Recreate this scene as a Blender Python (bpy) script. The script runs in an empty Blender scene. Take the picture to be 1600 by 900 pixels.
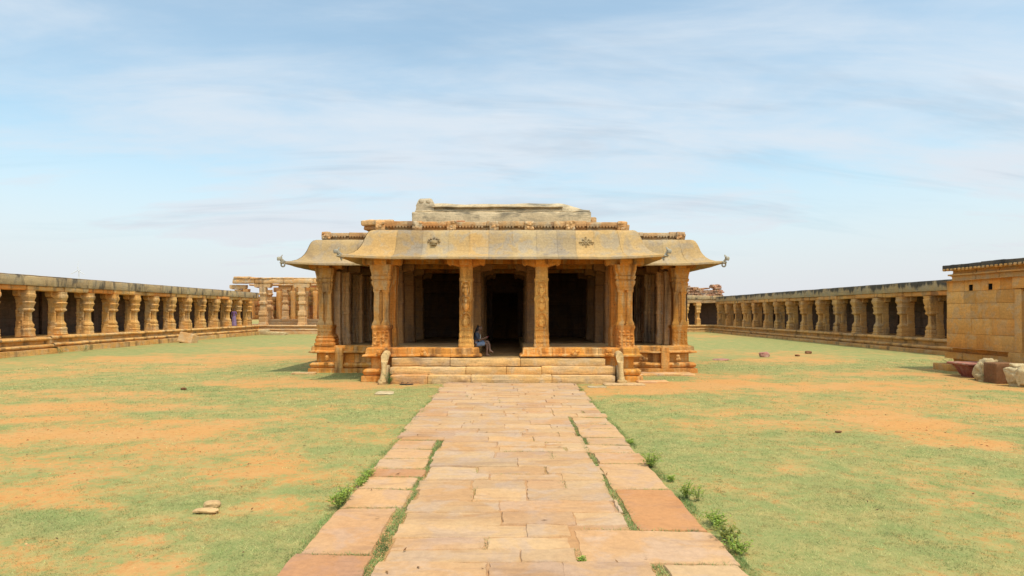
import bpy, bmesh, math, random
import numpy as np
from mathutils import Vector, Matrix

random.seed(7)
RNG = np.random.default_rng(11)
C = bpy.context.scene.collection
scene = bpy.context.scene
R = math.radians
H = 2.5                                   # eye height above the court


# ------------------------------------------------------------------ helpers
def vnoise(P, scale, seed=0):
    p = np.asarray(P, dtype=np.float64) * scale + 137.31
    i = np.floor(p).astype(np.int64)
    f = p - i
    u = f * f * (3 - 2 * f)
    out = np.zeros(len(p))
    for dx in (0, 1):
        for dy in (0, 1):
            for dz in (0, 1):
                h = ((i[:, 0] + dx) * 73856093) ^ ((i[:, 1] + dy) * 19349663) ^ ((i[:, 2] + dz) * 83492791) ^ (seed * 2654435761 & 0x7fffffff)
                h = (h ^ (h >> 13)) * 1274126177
                h = (h ^ (h >> 16)) & 0xffffff
                v = h / float(0xffffff) * 2 - 1
                w = (u[:, 0] if dx else 1 - u[:, 0]) * (u[:, 1] if dy else 1 - u[:, 1]) * (u[:, 2] if dz else 1 - u[:, 2])
                out += v * w
    return out


def fbm(P, scale, octaves=4, seed=0):
    s, a, t = np.zeros(len(P)), 1.0, 0.0
    for o in range(octaves):
        s += a * vnoise(P, scale * 2 ** o, seed + o * 17)
        t += a
        a *= .5
    return s / t


def tone(lo=.85, hi=1.12, warm=.06):
    b = random.uniform(lo, hi)
    w = random.uniform(-warm, warm)
    return (b * (1 + w), b, b * (1 - w * 1.4))


class MB:
    """collects shapes; build() links them as ONE mesh object"""
    def __init__(s):
        s.v, s.f, s.t, s.a = [], [], [], []

    def add(s, verts, faces, tint=(1, 1, 1), amp=.01):
        o = len(s.v)
        s.v.extend(verts)
        s.a.extend([amp] * len(verts))
        for f in faces:
            s.f.append([i + o for i in f])
            s.t.append(tint)

    def box(s, x0, x1, y0, y1, z0, z1, seg=.3, amp=.012, r=.02, tint=(1, 1, 1), mat=None):
        def lines(a, b):
            L = b - a
            rr = min(r, L * .25)
            n = max(1, int(round((L - 2 * rr) / seg)))
            n = min(n, 160)
            return [a] + [a + rr + (L - 2 * rr) * k / n for k in range(n + 1)] + [b]
        X, Y, Z = lines(x0, x1), lines(y0, y1), lines(z0, z1)
        nx, ny, nz = len(X) - 1, len(Y) - 1, len(Z) - 1
        idx, vs = {}, []

        def vid(i, j, k):
            key = (i, j, k)
            if key in idx:
                return idx[key]
            ex = [i in (0, nx), j in (0, ny), k in (0, nz)]
            p = [X[i], Y[j], Z[k]]
            n = sum(ex)
            if n >= 2:
                q = r * (.32 if n == 2 else .45)
                for c, (ind, mx, lo, hi) in enumerate(((i, nx, x0, x1), (j, ny, y0, y1), (k, nz, z0, z1))):
                    if ex[c]:
                        d = min(q, (hi - lo) * .2)
                        p[c] += d if ind == 0 else -d
            if mat is not None:
                p = list(mat @ Vector(p))
            idx[key] = len(vs)
            vs.append(tuple(p))
            return idx[key]
        fs = []
        for i in range(nx):
            for j in range(ny):
                fs.append((vid(i, j, 0), vid(i, j + 1, 0), vid(i + 1, j + 1, 0), vid(i + 1, j, 0)))
                fs.append((vid(i, j, nz), vid(i + 1, j, nz), vid(i + 1, j + 1, nz), vid(i, j + 1, nz)))
        for i in range(nx):
            for k in range(nz):
                fs.append((vid(i, 0, k), vid(i + 1, 0, k), vid(i + 1, 0, k + 1), vid(i, 0, k + 1)))
                fs.append((vid(i, ny, k), vid(i, ny, k + 1), vid(i + 1, ny, k + 1), vid(i + 1, ny, k)))
        for j in range(ny):
            for k in range(nz):
                fs.append((vid(0, j, k), vid(0, j, k + 1), vid(0, j + 1, k + 1), vid(0, j + 1, k)))
                fs.append((vid(nx, j, k), vid(nx, j + 1, k), vid(nx, j + 1, k + 1), vid(nx, j, k + 1)))
        s.add(vs, fs, tint, amp)

    def loft(s, rings, amp=.008, tint=(1, 1, 1), cap=True, axis_map=None):
        """rings: lists of 3-D points, same count each"""
        n = len(rings[0])
        vs = [tuple(p) for r_ in rings for p in r_]
        if axis_map:
            vs = [axis_map(p) for p in vs]
        fs = []
        for a in range(len(rings) - 1):
            for i in range(n):
                j = (i + 1) % n
                fs.append((a * n + i, a * n + j, (a + 1) * n + j, (a + 1) * n + i))
        if cap:
            fs.append(tuple(reversed(range(n))))
            fs.append(tuple((len(rings) - 1) * n + i for i in range(n)))
        s.add(vs, fs, tint, amp)

    def prof(s, cx, cy, prof, kind='sq', sides=12, amp=.008, tint=(1, 1, 1), asp=1.0, dz=.16):
        """vertical post: prof = [(z, half width)]; kind sq (chamfered square) or rd (round)"""
        P = [prof[0]]
        for (z0, w0), (z1, w1) in zip(prof, prof[1:]):
            n = max(1, int(math.ceil((z1 - z0) / dz)))
            for k in range(1, n + 1):
                P.append((z0 + (z1 - z0) * k / n, w0 + (w1 - w0) * k / n))
        rings = []
        for z, w in P:
            if kind == 'sq':
                c = min(w * .16, .05)
                h = w * asp
                ring = [(-w + c, -h), (0, -h), (w - c, -h), (w, -h + c), (w, 0), (w, h - c), (w - c, h), (0, h), (-w + c, h), (-w, h - c), (-w, 0), (-w, -h + c)]
            else:
                ring = [(w * math.cos(2 * math.pi * q / sides), w * asp * math.sin(2 * math.pi * q / sides)) for q in range(sides)]
            rings.append([(cx + x, cy + y, z) for x, y in ring])
        s.loft(rings, amp, tint)

    def blob(s, c, r, seed=0, rough=.25, n=10, tint=(1, 1, 1), sc=1.6, amp=0.0):
        """rock-like lump"""
        bm = bmesh.new()
        bmesh.ops.create_icosphere(bm, subdivisions=n if n < 6 else 4, radius=1)
        vs = np.array([v.co[:] for v in bm.verts])
        fs = [[v.index for v in f.verts] for f in bm.faces]
        bm.free()
        d = 1 + rough * fbm(vs, sc, 3, seed) + rough * .5 * np.sign(fbm(vs, sc * .8, 2, seed + 5)) * np.abs(fbm(vs, sc * .8, 2, seed + 5)) ** .5
        sq = np.sign(vs) * np.abs(vs) ** .75
        vs = sq * d[:, None] * np.array(r) + np.array(c)
        s.add([tuple(p) for p in vs], fs, tint, amp)

    def sweep(s, line, prof, seg=.35, joints=.75, joint_w=.012, joint_in=.012, amp=.012, tints=None, flare=None, close=False, course_tint=False):
        """profile (offset outwards, z) swept along a plan polyline (outwards = left of travel), mitred corners, cut in stones"""
        n = len(line)
        L = [Vector(p) for p in line]
        offs = []
        for i in range(n):
            def nrm(a, b):
                d = (b - a).normalized()
                return Vector((-d.y, d.x))
            if i == 0:
                m = nrm(L[0], L[1])
            elif i == n - 1:
                m = nrm(L[-2], L[-1])
            else:
                a, b = nrm(L[i - 1], L[i]), nrm(L[i], L[i + 1])
                m = (a + b)
                m = m / max(m.dot(a), .2)
            offs.append(m)
        for e in range(n - 1):
            A, B = L[e], L[e + 1]
            ln = (B - A).length
            cuts, x = [0.0], 0.0
            while True:
                x += joints * random.uniform(.75, 1.3)
                if x > ln - joints * .5:
                    break
                cuts.append(x)
            cuts.append(ln)
            for q in range(len(cuts) - 1):
                a, b = cuts[q], cuts[q + 1]
                tq = tints() if tints else tone()
                tc = [tints() if tints else tone() for _ in prof] if course_tint else None
                parts = [(a, b - joint_w, 0)]
                if q < len(cuts) - 2:
                    parts.append((b - joint_w, b, 1))
                for (u0, u1, isj) in parts:
                    m = 1 if isj else max(1, int(round((u1 - u0) / seg)))
                    us = [u0 + (u1 - u0) * k / m for k in range(m + 1)]
                    cols = []
                    for u in us:
                        t = u / ln
                        base = A.lerp(B, t)
                        # mitred offset vector interpolated only at the ends
                        na = (B - A).normalized()
                        nn = Vector((-na.y, na.x))
                        col = []
                        for (o, z) in prof:
                            ox = o - (joint_in if isj else 0)
                            p = base + nn * ox
                            # shift along the edge towards the mitre
                            sa, sb = offs[e].dot(na), offs[e + 1].dot(na)
                            reach = min(1.2, ln * .5)
                            lo = 0
                            hi = ln
                            along = u + sa * ox * max(0, 1 - u / reach) ** 1.5 + sb * ox * max(0, 1 - (ln - u) / reach) ** 1.5
                            p = A + na * along + nn * ox
                            zz = z
                            if flare:
                                ex, ez = flare(min(u, ln - u), o, z, e, t)
                                p = p + nn * ex
                                # stretch along the edge too
                                ca = 0 if t > .5 else 1      # near corner at the start or the end
                                if (e > 0 and ca) or (e < n - 2 and not ca):
                                    p = p + na * (-ex if ca else ex)
                                zz += ez
                            col.append((p.x, p.y, zz))
                        cols.append(col)
                    k = len(prof)
                    vs = [p for c in cols for p in c]
                    if tc:
                        for w in range(k - 1):
                            fs = [(h * k + w, h * k + w + 1, (h + 1) * k + w + 1, (h + 1) * k + w) for h in range(len(cols) - 1)]
                            sub = sorted({i for f in fs for i in f})
                            mp = {o_: i_ for i_, o_ in enumerate(sub)}
                            s.add([vs[i] for i in sub], [tuple(mp[i] for i in f) for f in fs], tuple(.45 * c for c in tc[w]) if isj else tc[w], amp)
                    else:
                        fs = [(h * k + w, h * k + w + 1, (h + 1) * k + w + 1, (h + 1) * k + w) for h in range(len(cols) - 1) for w in range(k - 1)]
                        s.add(vs, fs, tq, amp)

    def build(s, name, mat, parent=None, sharp=38, seed=0, weld=True, smooth=True, loc=None, rot=0.0, freq=(1.1, 4.3)):
        me = bpy.data.meshes.new(name)
        V = np.array(s.v, dtype=np.float64).reshape(-1, 3)
        A = np.array(s.a)
        if len(V) and A.max() > 0:
            d = np.stack([vnoise(V, freq[0], seed + c) * .55 + vnoise(V, freq[1], seed + 7 + c) * .45 + vnoise(V, freq[1] * 2.7, seed + 13 + c) * .25 for c in range(3)], 1)
            V = V + d * A[:, None]
        me.from_pydata(V.tolist(), [], s.f)
        at = me.attributes.new('tint', 'FLOAT_COLOR', 'FACE')
        at.data.foreach_set('color', np.array([(t[0], t[1], t[2], 1) for t in s.t], dtype=np.float32).ravel())
        bm = bmesh.new()
        bm.from_mesh(me)
        if weld:
            bmesh.ops.remove_doubles(bm, verts=bm.verts, dist=.0004)
        bmesh.ops.recalc_face_normals(bm, faces=bm.faces)
        bm.to_mesh(me)
        bm.free()
        if smooth:
            me.polygons.foreach_set('use_smooth', [True] * len(me.polygons))
            me.set_sharp_from_angle(angle=R(sharp))
        me.materials.append(mat)
        o = bpy.data.objects.new(name, me)
        C.objects.link(o)
        if parent is not None:
            o.parent = parent
        if loc is not None:
            o.location = loc
        o.rotation_euler.z = rot
        return o


def thing(name, label, cat, loc=(0, 0, 0), rz=0, group=None):
    o = bpy.data.objects.new(name, None)
    o.empty_display_size = .2
    C.objects.link(o)
    o.location = loc
    o.rotation_euler.z = rz
    return tag(o, label, cat, group)


def tag(o, label, cat, group=None):
    o['label'] = label
    o['category'] = cat
    if group:
        o['group'] = group
    return o


def kind(o, k='structure'):
    o['kind'] = k
    return o


def G(px, py):
    """where on the court a spot measured on the photograph lies"""
    Y = H * 1000 / (py - 488)
    return Vector(((px - 795) / 1000 * Y, Y, 0))


# ------------------------------------------------------------------ materials
def nodes(name):
    m = bpy.data.materials.new(name)
    m.use_nodes = True
    nt = m.node_tree
    b = nt.nodes['Principled BSDF']
    return m, nt, b


def N(nt, t, **kw):
    n = nt.nodes.new(t)
    for k, v in kw.items():
        if k in n.inputs:
            n.inputs[k].default_value = v
        else:
            setattr(n, k, v)
    return n


def noise(nt, vec, scale, detail=4, rough=.55, dist=0.0):
    n = N(nt, 'ShaderNodeTexNoise')
    n.inputs['Scale'].default_value = scale
    n.inputs['Detail'].default_value = detail
    n.inputs['Roughness'].default_value = rough
    n.inputs['Distortion'].default_value = dist
    nt.links.new(vec, n.inputs['Vector'])
    return n.outputs['Fac']


def ramp(nt, fac, lo, hi, a=0.0, b=1.0):
    n = N(nt, 'ShaderNodeMapRange')
    n.interpolation_type = 'SMOOTHSTEP'
    n.inputs['From Min'].default_value = lo
    n.inputs['From Max'].default_value = hi
    n.inputs['To Min'].default_value = a
    n.inputs['To Max'].default_value = b
    nt.links.new(fac, n.inputs['Value'])
    return n.outputs['Result']


def mix(nt, fac, a, b, mode='MIX'):
    n = N(nt, 'ShaderNodeMix')
    n.data_type = 'RGBA'
    n.blend_type = mode
    n.clamp_factor = True
    for sock, v in ((n.inputs[0], fac), (n.inputs[6], a), (n.inputs[7], b)):
        if hasattr(v, 'links'):
            nt.links.new(v, sock)
        elif isinstance(v, (int, float)):
            sock.default_value = v
        else:
            sock.default_value = (v[0], v[1], v[2], 1)
    return n.outputs[2]


def scalevec(nt, vec, s):
    n = N(nt, 'ShaderNodeVectorMath', operation='MULTIPLY')
    nt.links.new(vec, n.inputs[0])
    n.inputs[1].default_value = s
    return n.outputs[0]


def math_(nt, op, a, b):
    n = N(nt, 'ShaderNodeMath', operation=op)
    for k, v in enumerate((a, b)):
        if hasattr(v, 'links'):
            nt.links.new(v, n.inputs[k])
        else:
            n.inputs[k].default_value = v
    return n.outputs[0]


def stone(name, c1, c2, c3, stain=(.06, .05, .04), amt=.5, thr=(.52, .7), streak=(1.0, 1.0, .16), bump=.35, bed=.10, grain=.16, zband=None, ls=.35, pits=.5, vert=False):
    m, nt, b = nodes(name)
    pos = N(nt, 'ShaderNodeNewGeometry').outputs['Position']
    n1 = noise(nt, pos, ls, 3)
    n2 = noise(nt, scalevec(nt, pos, (2.2, 2.2, .45)) if vert else pos, 1.9, 6, .6, .6)
    n3 = noise(nt, pos, 14, 5, .7)
    nb = noise(nt, scalevec(nt, pos, (.7, .7, 9)), 1.6, 4, .6, .5)
    col = mix(nt, ramp(nt, n1, .38, .62), c1, c2)
    col = mix(nt, ramp(nt, n2, .46, .62), col, c3)
    tint = N(nt, 'ShaderNodeAttribute', attribute_name='tint')
    col = mix(nt, 1.0, col, tint.outputs['Color'], 'MULTIPLY')
    rnd = N(nt, 'ShaderNodeObjectInfo').outputs['Random']      # each stone post has its own tone
    col = mix(nt, ramp(nt, rnd, 0, 1, 0, .34), col, mix(nt, ramp(nt, math_(nt, 'FRACT', math_(nt, 'MULTIPLY', rnd, 7.3), 0), .4, .6), (c3[0] * .8, c3[1] * .8, c3[2] * .8), c2))
    g = ramp(nt, n3, .25, .75, 1 - grain, 1 + grain)
    gv = N(nt, 'ShaderNodeCombineColor')
    for k in range(3):
        nt.links.new(g, gv.inputs[k])
    col = mix(nt, 1.0, col, gv.outputs[0], 'MULTIPLY')
    bd = ramp(nt, nb, .3, .7, 1 - bed, 1 + bed)
    bv = N(nt, 'ShaderNodeCombineColor')
    for k in range(3):
        nt.links.new(bd, bv.inputs[k])
    col = mix(nt, 1.0, col, bv.outputs[0], 'MULTIPLY')
    ns = noise(nt, scalevec(nt, pos, streak), 1.7, 6, .62, .3)
    sf = ramp(nt, ns, thr[0], thr[1], 0, amt)
    if zband:
        sep = N(nt, 'ShaderNodeSeparateXYZ')
        nt.links.new(pos, sep.inputs[0])
        zr = ramp(nt, sep.outputs[2], zband[0], zband[1], zband[2], zband[3])
        sf = math_(nt, 'MULTIPLY', ramp(nt, math_(nt, 'ADD', ns, zr), thr[0], thr[1], 0, 1), amt)
    col = mix(nt, sf, col, stain)
    # small dark pits
    np_ = noise(nt, pos, 9, 3, .7)
    col = mix(nt, ramp(nt, np_, .63, .72, 0, pits), col, (stain[0] * 1.2, stain[1], stain[2] * .9))
    nt.links.new(col, b.inputs['Base Color'])
    b.inputs['Roughness'].default_value = .92
    b.inputs['Specular IOR Level'].default_value = .2
    hgt = math_(nt, 'ADD', math_(nt, 'MULTIPLY', n3, .5), math_(nt, 'ADD', math_(nt, 'MULTIPLY', np_, -.7), math_(nt, 'MULTIPLY', nb, .5)))
    bp = N(nt, 'ShaderNodeBump')
    bp.inputs['Strength'].default_value = bump
    bp.inputs['Distance'].default_value = .05
    nt.links.new(hgt, bp.inputs['Height'])
    nt.links.new(bp.outputs[0], b.inputs['Normal'])
    return m


def plain(name, c, rough=.8, c2=None, sc=6):
    m, nt, b = nodes(name)
    pos = N(nt, 'ShaderNodeNewGeometry').outputs['Position']
    n = noise(nt, pos, sc, 4)
    c2 = c2 or tuple(x * .7 for x in c)
    col = mix(nt, ramp(nt, n, .35, .65), c, c2)
    tint = N(nt, 'ShaderNodeAttribute', attribute_name='tint')
    col = mix(nt, 1.0, col, tint.outputs['Color'], 'MULTIPLY')
    nt.links.new(col, b.inputs['Base Color'])
    b.inputs['Roughness'].default_value = rough
    b.inputs['Specular IOR Level'].default_value = .25
    return m


M = {}
M['ochre'] = stone('ochre_sandstone', (.60, .295, .068), (.56, .225, .038), (.50, .295, .12), (.09, .04, .016), .75, (.48, .66), vert=True, pits=.8, bump=.5)
M['rust'] = stone('rust_sandstone', (.60, .255, .045), (.52, .185, .032), (.55, .31, .11), (.08, .03, .012), .75, (.49, .66), bump=.55, vert=True, pits=.7)
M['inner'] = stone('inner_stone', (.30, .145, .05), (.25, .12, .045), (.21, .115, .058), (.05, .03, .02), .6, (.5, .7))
M['eave'] = stone('eave_stone', (.41, .29, .145), (.39, .25, .105), (.33, .255, .165), (.13, .095, .07), .4, (.54, .74), streak=(1, 1, .6), bed=.05, bump=.2)
M['parapet'] = stone('parapet_stone', (.50, .30, .135), (.42, .21, .08), (.46, .33, .19), (.12, .055, .03), .6, (.52, .7), bump=.5)
M['plaster'] = stone('weathered_plaster', (.52, .405, .255), (.46, .345, .205), (.36, .28, .175), (.09, .08, .06), .7, (.5, .68), streak=(.6, .6, 2.2), bump=.4, bed=.1)
M['dark'] = stone('shade_dark_interior_stone', (.13, .07, .035), (.11, .06, .03), (.09, .055, .035), (.03, .02, .014), .6, (.5, .7))  # hall shade painted in: darker copy of the sandstone
M['outer'] = stone('lightened_pillar_stone', (.66, .38, .16), (.56, .31, .14), (.48, .32, .19), (.07, .045, .03), .7, (.5, .66), bump=.6, vert=True)  # colour lightened to make up for deep shade in the wing bays
M['step'] = stone('step_stone', (.58, .37, .155), (.55, .32, .115), (.50, .35, .19), (.12, .055, .03), .55, (.56, .72), streak=(.8, .8, .8), bump=.45, bed=.2)
M['pale'] = stone('pale_worn_stone', (.54, .42, .24), (.50, .37, .19), (.46, .32, .15), (.16, .11, .06), .45, (.55, .75), streak=(1, 1, 1), bump=.4)
M['colon'] = stone('colonnade_stone', (.62, .34, .105), (.57, .27, .068), (.52, .32, .14), (.09, .055, .03), .65, (.50, .67), bump=.55)
M['colon2'] = stone('colonnade_stone_right', (.58, .31, .095), (.50, .24, .07), (.44, .265, .12), (.08, .05, .03), .65, (.50, .67), bump=.55)
M['back'] = stone('shade_dark_back_wall', (.17, .10, .06), (.14, .085, .055), (.11, .075, .05), (.03, .02, .015), .6, (.5, .7))  # the cloister's inner shade is painted into this darker wall colour
M['roof'] = stone('lichen_roof_stone', (.44, .31, .155), (.40, .26, .125), (.34, .255, .15), (.075, .06, .045), .85, (.49, .64), streak=(.9, .9, .35), bump=.45)
M['roof2'] = stone('dark_roof_stone', (.42, .29, .14), (.38, .25, .12), (.33, .25, .15), (.05, .045, .038), .9, (.50, .64), streak=(.9, .9, .25), bump=.45, zband=(3.85, 4.4, -.10, .13))
M['cap'] = stone('blackened_coping', (.10, .085, .065), (.07, .06, .05), (.14, .11, .07), (.03, .027, .024), .7, (.45, .65), bump=.5)
M['ashlar'] = stone('ashlar_sandstone', (.66, .365, .11), (.60, .285, .07), (.52, .32, .14), (.10, .06, .035), .4, (.56, .75), streak=(1, 1, .5), bump=.3, bed=.06)
M['brick'] = stone('rubble_brick', (.50, .24, .12), (.42, .17, .085), (.46, .30, .18), (.10, .05, .03), .6, (.5, .7), bump=.7)
M['ruin'] = stone('ruin_stone', (.58, .345, .15), (.53, .27, .095), (.52, .35, .19), (.14, .07, .035), .55, (.55, .72), bump=.5)
M['red'] = stone('red_sandstone', (.26, .085, .055), (.20, .07, .05), (.24, .13, .09), (.06, .03, .025), .5, (.55, .75), bump=.3)
M['brown'] = stone('brown_block_stone', (.20, .085, .03), (.16, .07, .028), (.22, .11, .05), (.05, .025, .014), .5, (.55, .75), bump=.25)
M['path'] = stone('paving_stone', (.50, .315, .155), (.47, .27, .12), (.46, .305, .185), (.22, .125, .075), .4, (.52, .70), streak=(.45, 2.4, 1), bump=.3, bed=0, grain=.10, pits=.15, ls=.8)
M['metal'] = plain('grey_finial_stone', (.24, .21, .16), .85, (.34, .29, .2))
M['white'] = plain('hazed_turbine_white', (.62, .63, .64), .5, (.60, .61, .62))  # white greyed so distance haze is painted into the colour
M['hole_dark'] = plain('painted_hole_dark', (.02, .015, .012), .95)


# ------------------------------------------------------------------ court ground
def soil_field(P):
    """0 grass .. 1 bare orange earth, over the court"""
    P = np.asarray(P)
    Q = np.stack([P[:, 0] * .75, P[:, 1] * .8, P[:, 0] * 0], 1)
    v = .43 + .42 * fbm(Q, .30, 4, 3) + .34 * fbm(Q, 1.1, 3, 41)
    spots = [(290, 562, 170, 7, .5), (140, 637, 170, 8, .6), (240, 617, 110, 6, .5), (70, 682, 130, 13, .65), (240, 672, 130, 12, .65),
             (400, 655, 120, 12, .6), (470, 640, 90, 8, .45), (430, 597, 85, 9, .65), (560, 603, 90, 6, .6), (440, 728, 45, 12, .5), (430, 790, 60, 18, .5), (60, 785, 90, 12, .45),
             (160, 795, 50, 12, .4), (250, 843, 36, 10, .45), (240, 890, 110, 18, .65), (20, 850, 40, 10, .35), (60, 725, 90, 8, .3),
             (1130, 592, 80, 9, .7), (1300, 603, 260, 6, .7), (1260, 591, 70, 4, .35), (1340, 645, 80, 11, .6), (1420, 665, 80, 12, .6),
             (1480, 690, 80, 10, .55), (1230, 665, 60, 8, .5), (1310, 705, 70, 9, .35), (1240, 735, 50, 8, .35), (985, 610, 90, 7, .7), (1080, 600, 90, 7, .6), (1120, 645, 60, 7, .4),
             (1230, 562, 80, 4, .45), (1480, 560, 60, 4, .3), (1560, 640, 90, 14, .25), (1550, 700, 60, 10, .3), (1270, 820, 20, 8, .35), (1520, 790, 30, 8, .25), (1420, 585, 90, 4, .4), (300, 700, 120, 8, .3), (330, 742, 60, 6, .25), (100, 655, 120, 5, .4), (570, 680, 50, 10, .3),
             # greener spots
             (1240, 535, 190, 8, -.45), (1200, 575, 120, 5, -.45), (150, 548, 200, 7, -.5), (400, 528, 120, 7, -.45), (340, 647, 120, 7, -.35), (300, 608, 60, 4, -.5), (500, 610, 130, 5, -.4),
             (560, 700, 80, 30, -.35), (480, 860, 90, 40, -.5), (1150, 830, 190, 60, -.22), (1400, 800, 200, 50, -.12), (980, 640, 60, 14, -.5), (1030, 700, 60, 30, -.4), (1400, 572, 80, 4, -.4), (170, 745, 150, 10, -.2), (560, 650, 60, 12, -.35), (610, 625, 60, 8, -.4), (1050, 592, 40, 3, -.5), (545, 590, 60, 3, -.4)]
    fine = vnoise(Q, 3.1, 71)
    for (px, py, rx, ry, s) in spots:
        c = G(px, py)
        a, b = rx / 1000 * c.y, H * 1000 / (py - 488) ** 2 * ry
        wob = .35 * fbm(Q, .8, 2, int(px) % 91)
        d = ((P[:, 0] - c.x) / a) ** 2 + ((P[:, 1] - c.y) / b) ** 2
        v = v + s * (.72 if s > 0 else .9) * np.clip(1.45 - np.sqrt(d) + 1.3 * wob, 0, 1) * (.8 + .5 * fine)
    return v


def ground_z(P):
    P = np.asarray(P)
    Q = np.stack([P[:, 0], P[:, 1], P[:, 0] * 0], 1)
    z = .022 * fbm(Q, .35, 3, 8) + .008 * fbm(Q, 2.0, 2, 9)
    path = np.clip((np.abs(P[:, 0] - .05) - 2.05) / .5, 0, 1)
    return z * (.25 + .75 * path) - .012 * (1 - path)


xs = np.concatenate([[-4000, -1800, -800, -350, -160, -90, -60, -45, -36], np.arange(-31, 31.01, .17), [36, 45, 60, 90, 160, 350, 800, 1800, 4000]])
ys = np.concatenate([[-300, -60, -20, -6, 0], np.arange(2.5, 22, .12), np.arange(22, 45, .22), np.arange(45, 86, .5), [90, 100, 120, 160, 260, 500, 1000, 2200, 5000]])
XX, YY = np.meshgrid(xs, ys)
P2 = np.stack([XX.ravel(), YY.ravel()], 1)
zz = ground_z(P2)
far = (np.abs(P2[:, 0]) > 33) | (P2[:, 1] > 88) | (P2[:, 1] < 1)
zz[far] = -.05
me = bpy.data.meshes.new('ground')
nx, ny = len(xs), len(ys)
ii = np.arange((ny - 1) * (nx - 1))
rr, cc = ii // (nx - 1), ii % (nx - 1)
quads = np.stack([rr * nx + cc, rr * nx + cc + 1, (rr + 1) * nx + cc + 1, (rr + 1) * nx + cc], 1)
me.from_pydata(np.column_stack([P2, zz]).tolist(), [], quads.tolist())
sa = me.attributes.new('soil', 'FLOAT', 'POINT')
sa.data.foreach_set('value', soil_field(P2).astype(np.float32))
me.polygons.foreach_set('use_smooth', [True] * len(me.polygons))

gm, nt, b = nodes('court_earth_and_turf')
pos = N(nt, 'ShaderNodeNewGeometry').outputs['Position']
att = N(nt, 'ShaderNodeAttribute', attribute_name='soil').outputs['Fac']
nA, nB, nC, nD = noise(nt, pos, 1.6, 5, .65, .4), noise(nt, pos, 7, 5, .7), noise(nt, pos, 42, 3, .7), noise(nt, pos, .5, 3)
f = math_(nt, 'ADD', att, math_(nt, 'ADD', math_(nt, 'MULTIPLY', math_(nt, 'SUBTRACT', nA, .5), .95), math_(nt, 'MULTIPLY', math_(nt, 'SUBTRACT', nB, .5), 1.7)))
f = ramp(nt, f, .26, .86)
earth = mix(nt, ramp(nt, nD, .35, .65), (.52, .255, .078), (.50, .27, .095))
earth = mix(nt, ramp(nt, nB, .45, .75), earth, (.42, .19, .055))
earth = mix(nt, ramp(nt, nC, .55, .75, 0, .5), earth, (.56, .33, .15))
turf = mix(nt, ramp(nt, nA, .35, .65), (.235, .245, .08), (.36, .285, .10))
turf = mix(nt, ramp(nt, nB, .4, .7), turf, (.19, .22, .07))
turf = mix(nt, ramp(nt, nC, .5, .75, 0, .7), turf, (.43, .335, .14))
col = mix(nt, f, turf, earth)
nt.links.new(col, b.inputs['Base Color'])
b.inputs['Roughness'].default_value = .95
b.inputs['Specular IOR Level'].default_value = .1
bp = N(nt, 'ShaderNodeBump')
bp.inputs['Strength'].default_value = .5
bp.inputs['Distance'].default_value = .03
nt.links.new(math_(nt, 'ADD', nC, nB), bp.inputs['Height'])
nt.links.new(bp.outputs[0], b.inputs['Normal'])
me.materials.append(gm)
ground = bpy.data.objects.new('ground', me)
C.objects.link(ground)
kind(ground)

# ------------------------------------------------------------------ paved path
BUFF = [(1.0, 1.0, 1.0), (1.06, 1.0, .92), (1.02, .98, .95), (.98, .88, .80), (1.1, 1.06, 1.0), (.88, .78, .78), (1.06, .92, .74), (.86, .86, .92), (1.03, 1.03, 1.05), (.96, .80, .70)]


def slab(mb, x0, x1, y0, y1, top, tint):
    nx_, ny_ = max(2, int((x1 - x0) / .11)), max(2, int((y1 - y0) / .09))
    j = [random.uniform(-.022, .022) for _ in range(2)] + [random.uniform(-.05, .05) for _ in range(2)]
    tilt = random.uniform(-.004, .004)
    vs, fs, idx = [], [], {}
    sd = random.randint(0, 9999)
    r_ = .014
    for lay in (0, 1, 2):
        for a in range(nx_ + 1):
            for c in range(ny_ + 1):
                edge = a in (0, nx_) or c in (0, ny_)
                if lay > 0 and not edge:
                    continue
                u, w = a / nx_, c / ny_
                x = x0 + (x1 - x0) * u + (j[0] if u == 0 else 0) + (j[1] if u == 1 else 0)
                y = y0 + (y1 - y0) * w + (j[2] * (u - .5) if w == 0 else 0) + (j[3] * (u - .5) if w == 1 else 0)
                ins = r_ * (.75, .1, 0)[lay]
                if edge:
                    wb = .007 * math.sin(sd + 9 * u + 7 * w) + .006 * math.sin(sd * 1.7 + 23 * u + 19 * w)
                    x += (ins + wb if a == 0 else 0) - (ins + wb if a == nx_ else 0)
                    y += (ins + wb if c == 0 else 0) - (ins + wb if c == ny_ else 0)
                z = top + tilt * (u - .5) * 2 + .005 * math.sin(sd + 5 * u) * math.cos(sd + 6 * w)
                z -= (0, .016, .09)[lay]
                idx[(lay, a, c)] = len(vs)
                vs.append((x, y, z))
    for a in range(nx_):
        for c in range(ny_):
            fs.append((idx[(0, a, c)], idx[(0, a + 1, c)], idx[(0, a + 1, c + 1)], idx[(0, a, c + 1)]))
    per = [(a, 0) for a in range(nx_)] + [(nx_, c) for c in range(ny_)] + [(a, ny_) for a in range(nx_, 0, -1)] + [(0, c) for c in range(ny_, 0, -1)]
    for lay in (0, 1):
        for q in range(len(per)):
            p_, n_ = per[q], per[(q + 1) % len(per)]
            fs.append((idx[(lay,) + p_], idx[(lay + 1,) + p_], idx[(lay + 1,) + n_], idx[(lay,) + n_]))
    mb.add(vs, fs, tint, .009)


BUFF = [tuple(c ** .6 for c in t) for t in BUFF]
pm = MB()
joint_spots = []                      # where turf grows between the slabs: (x0,x1,y0,y1)
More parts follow.
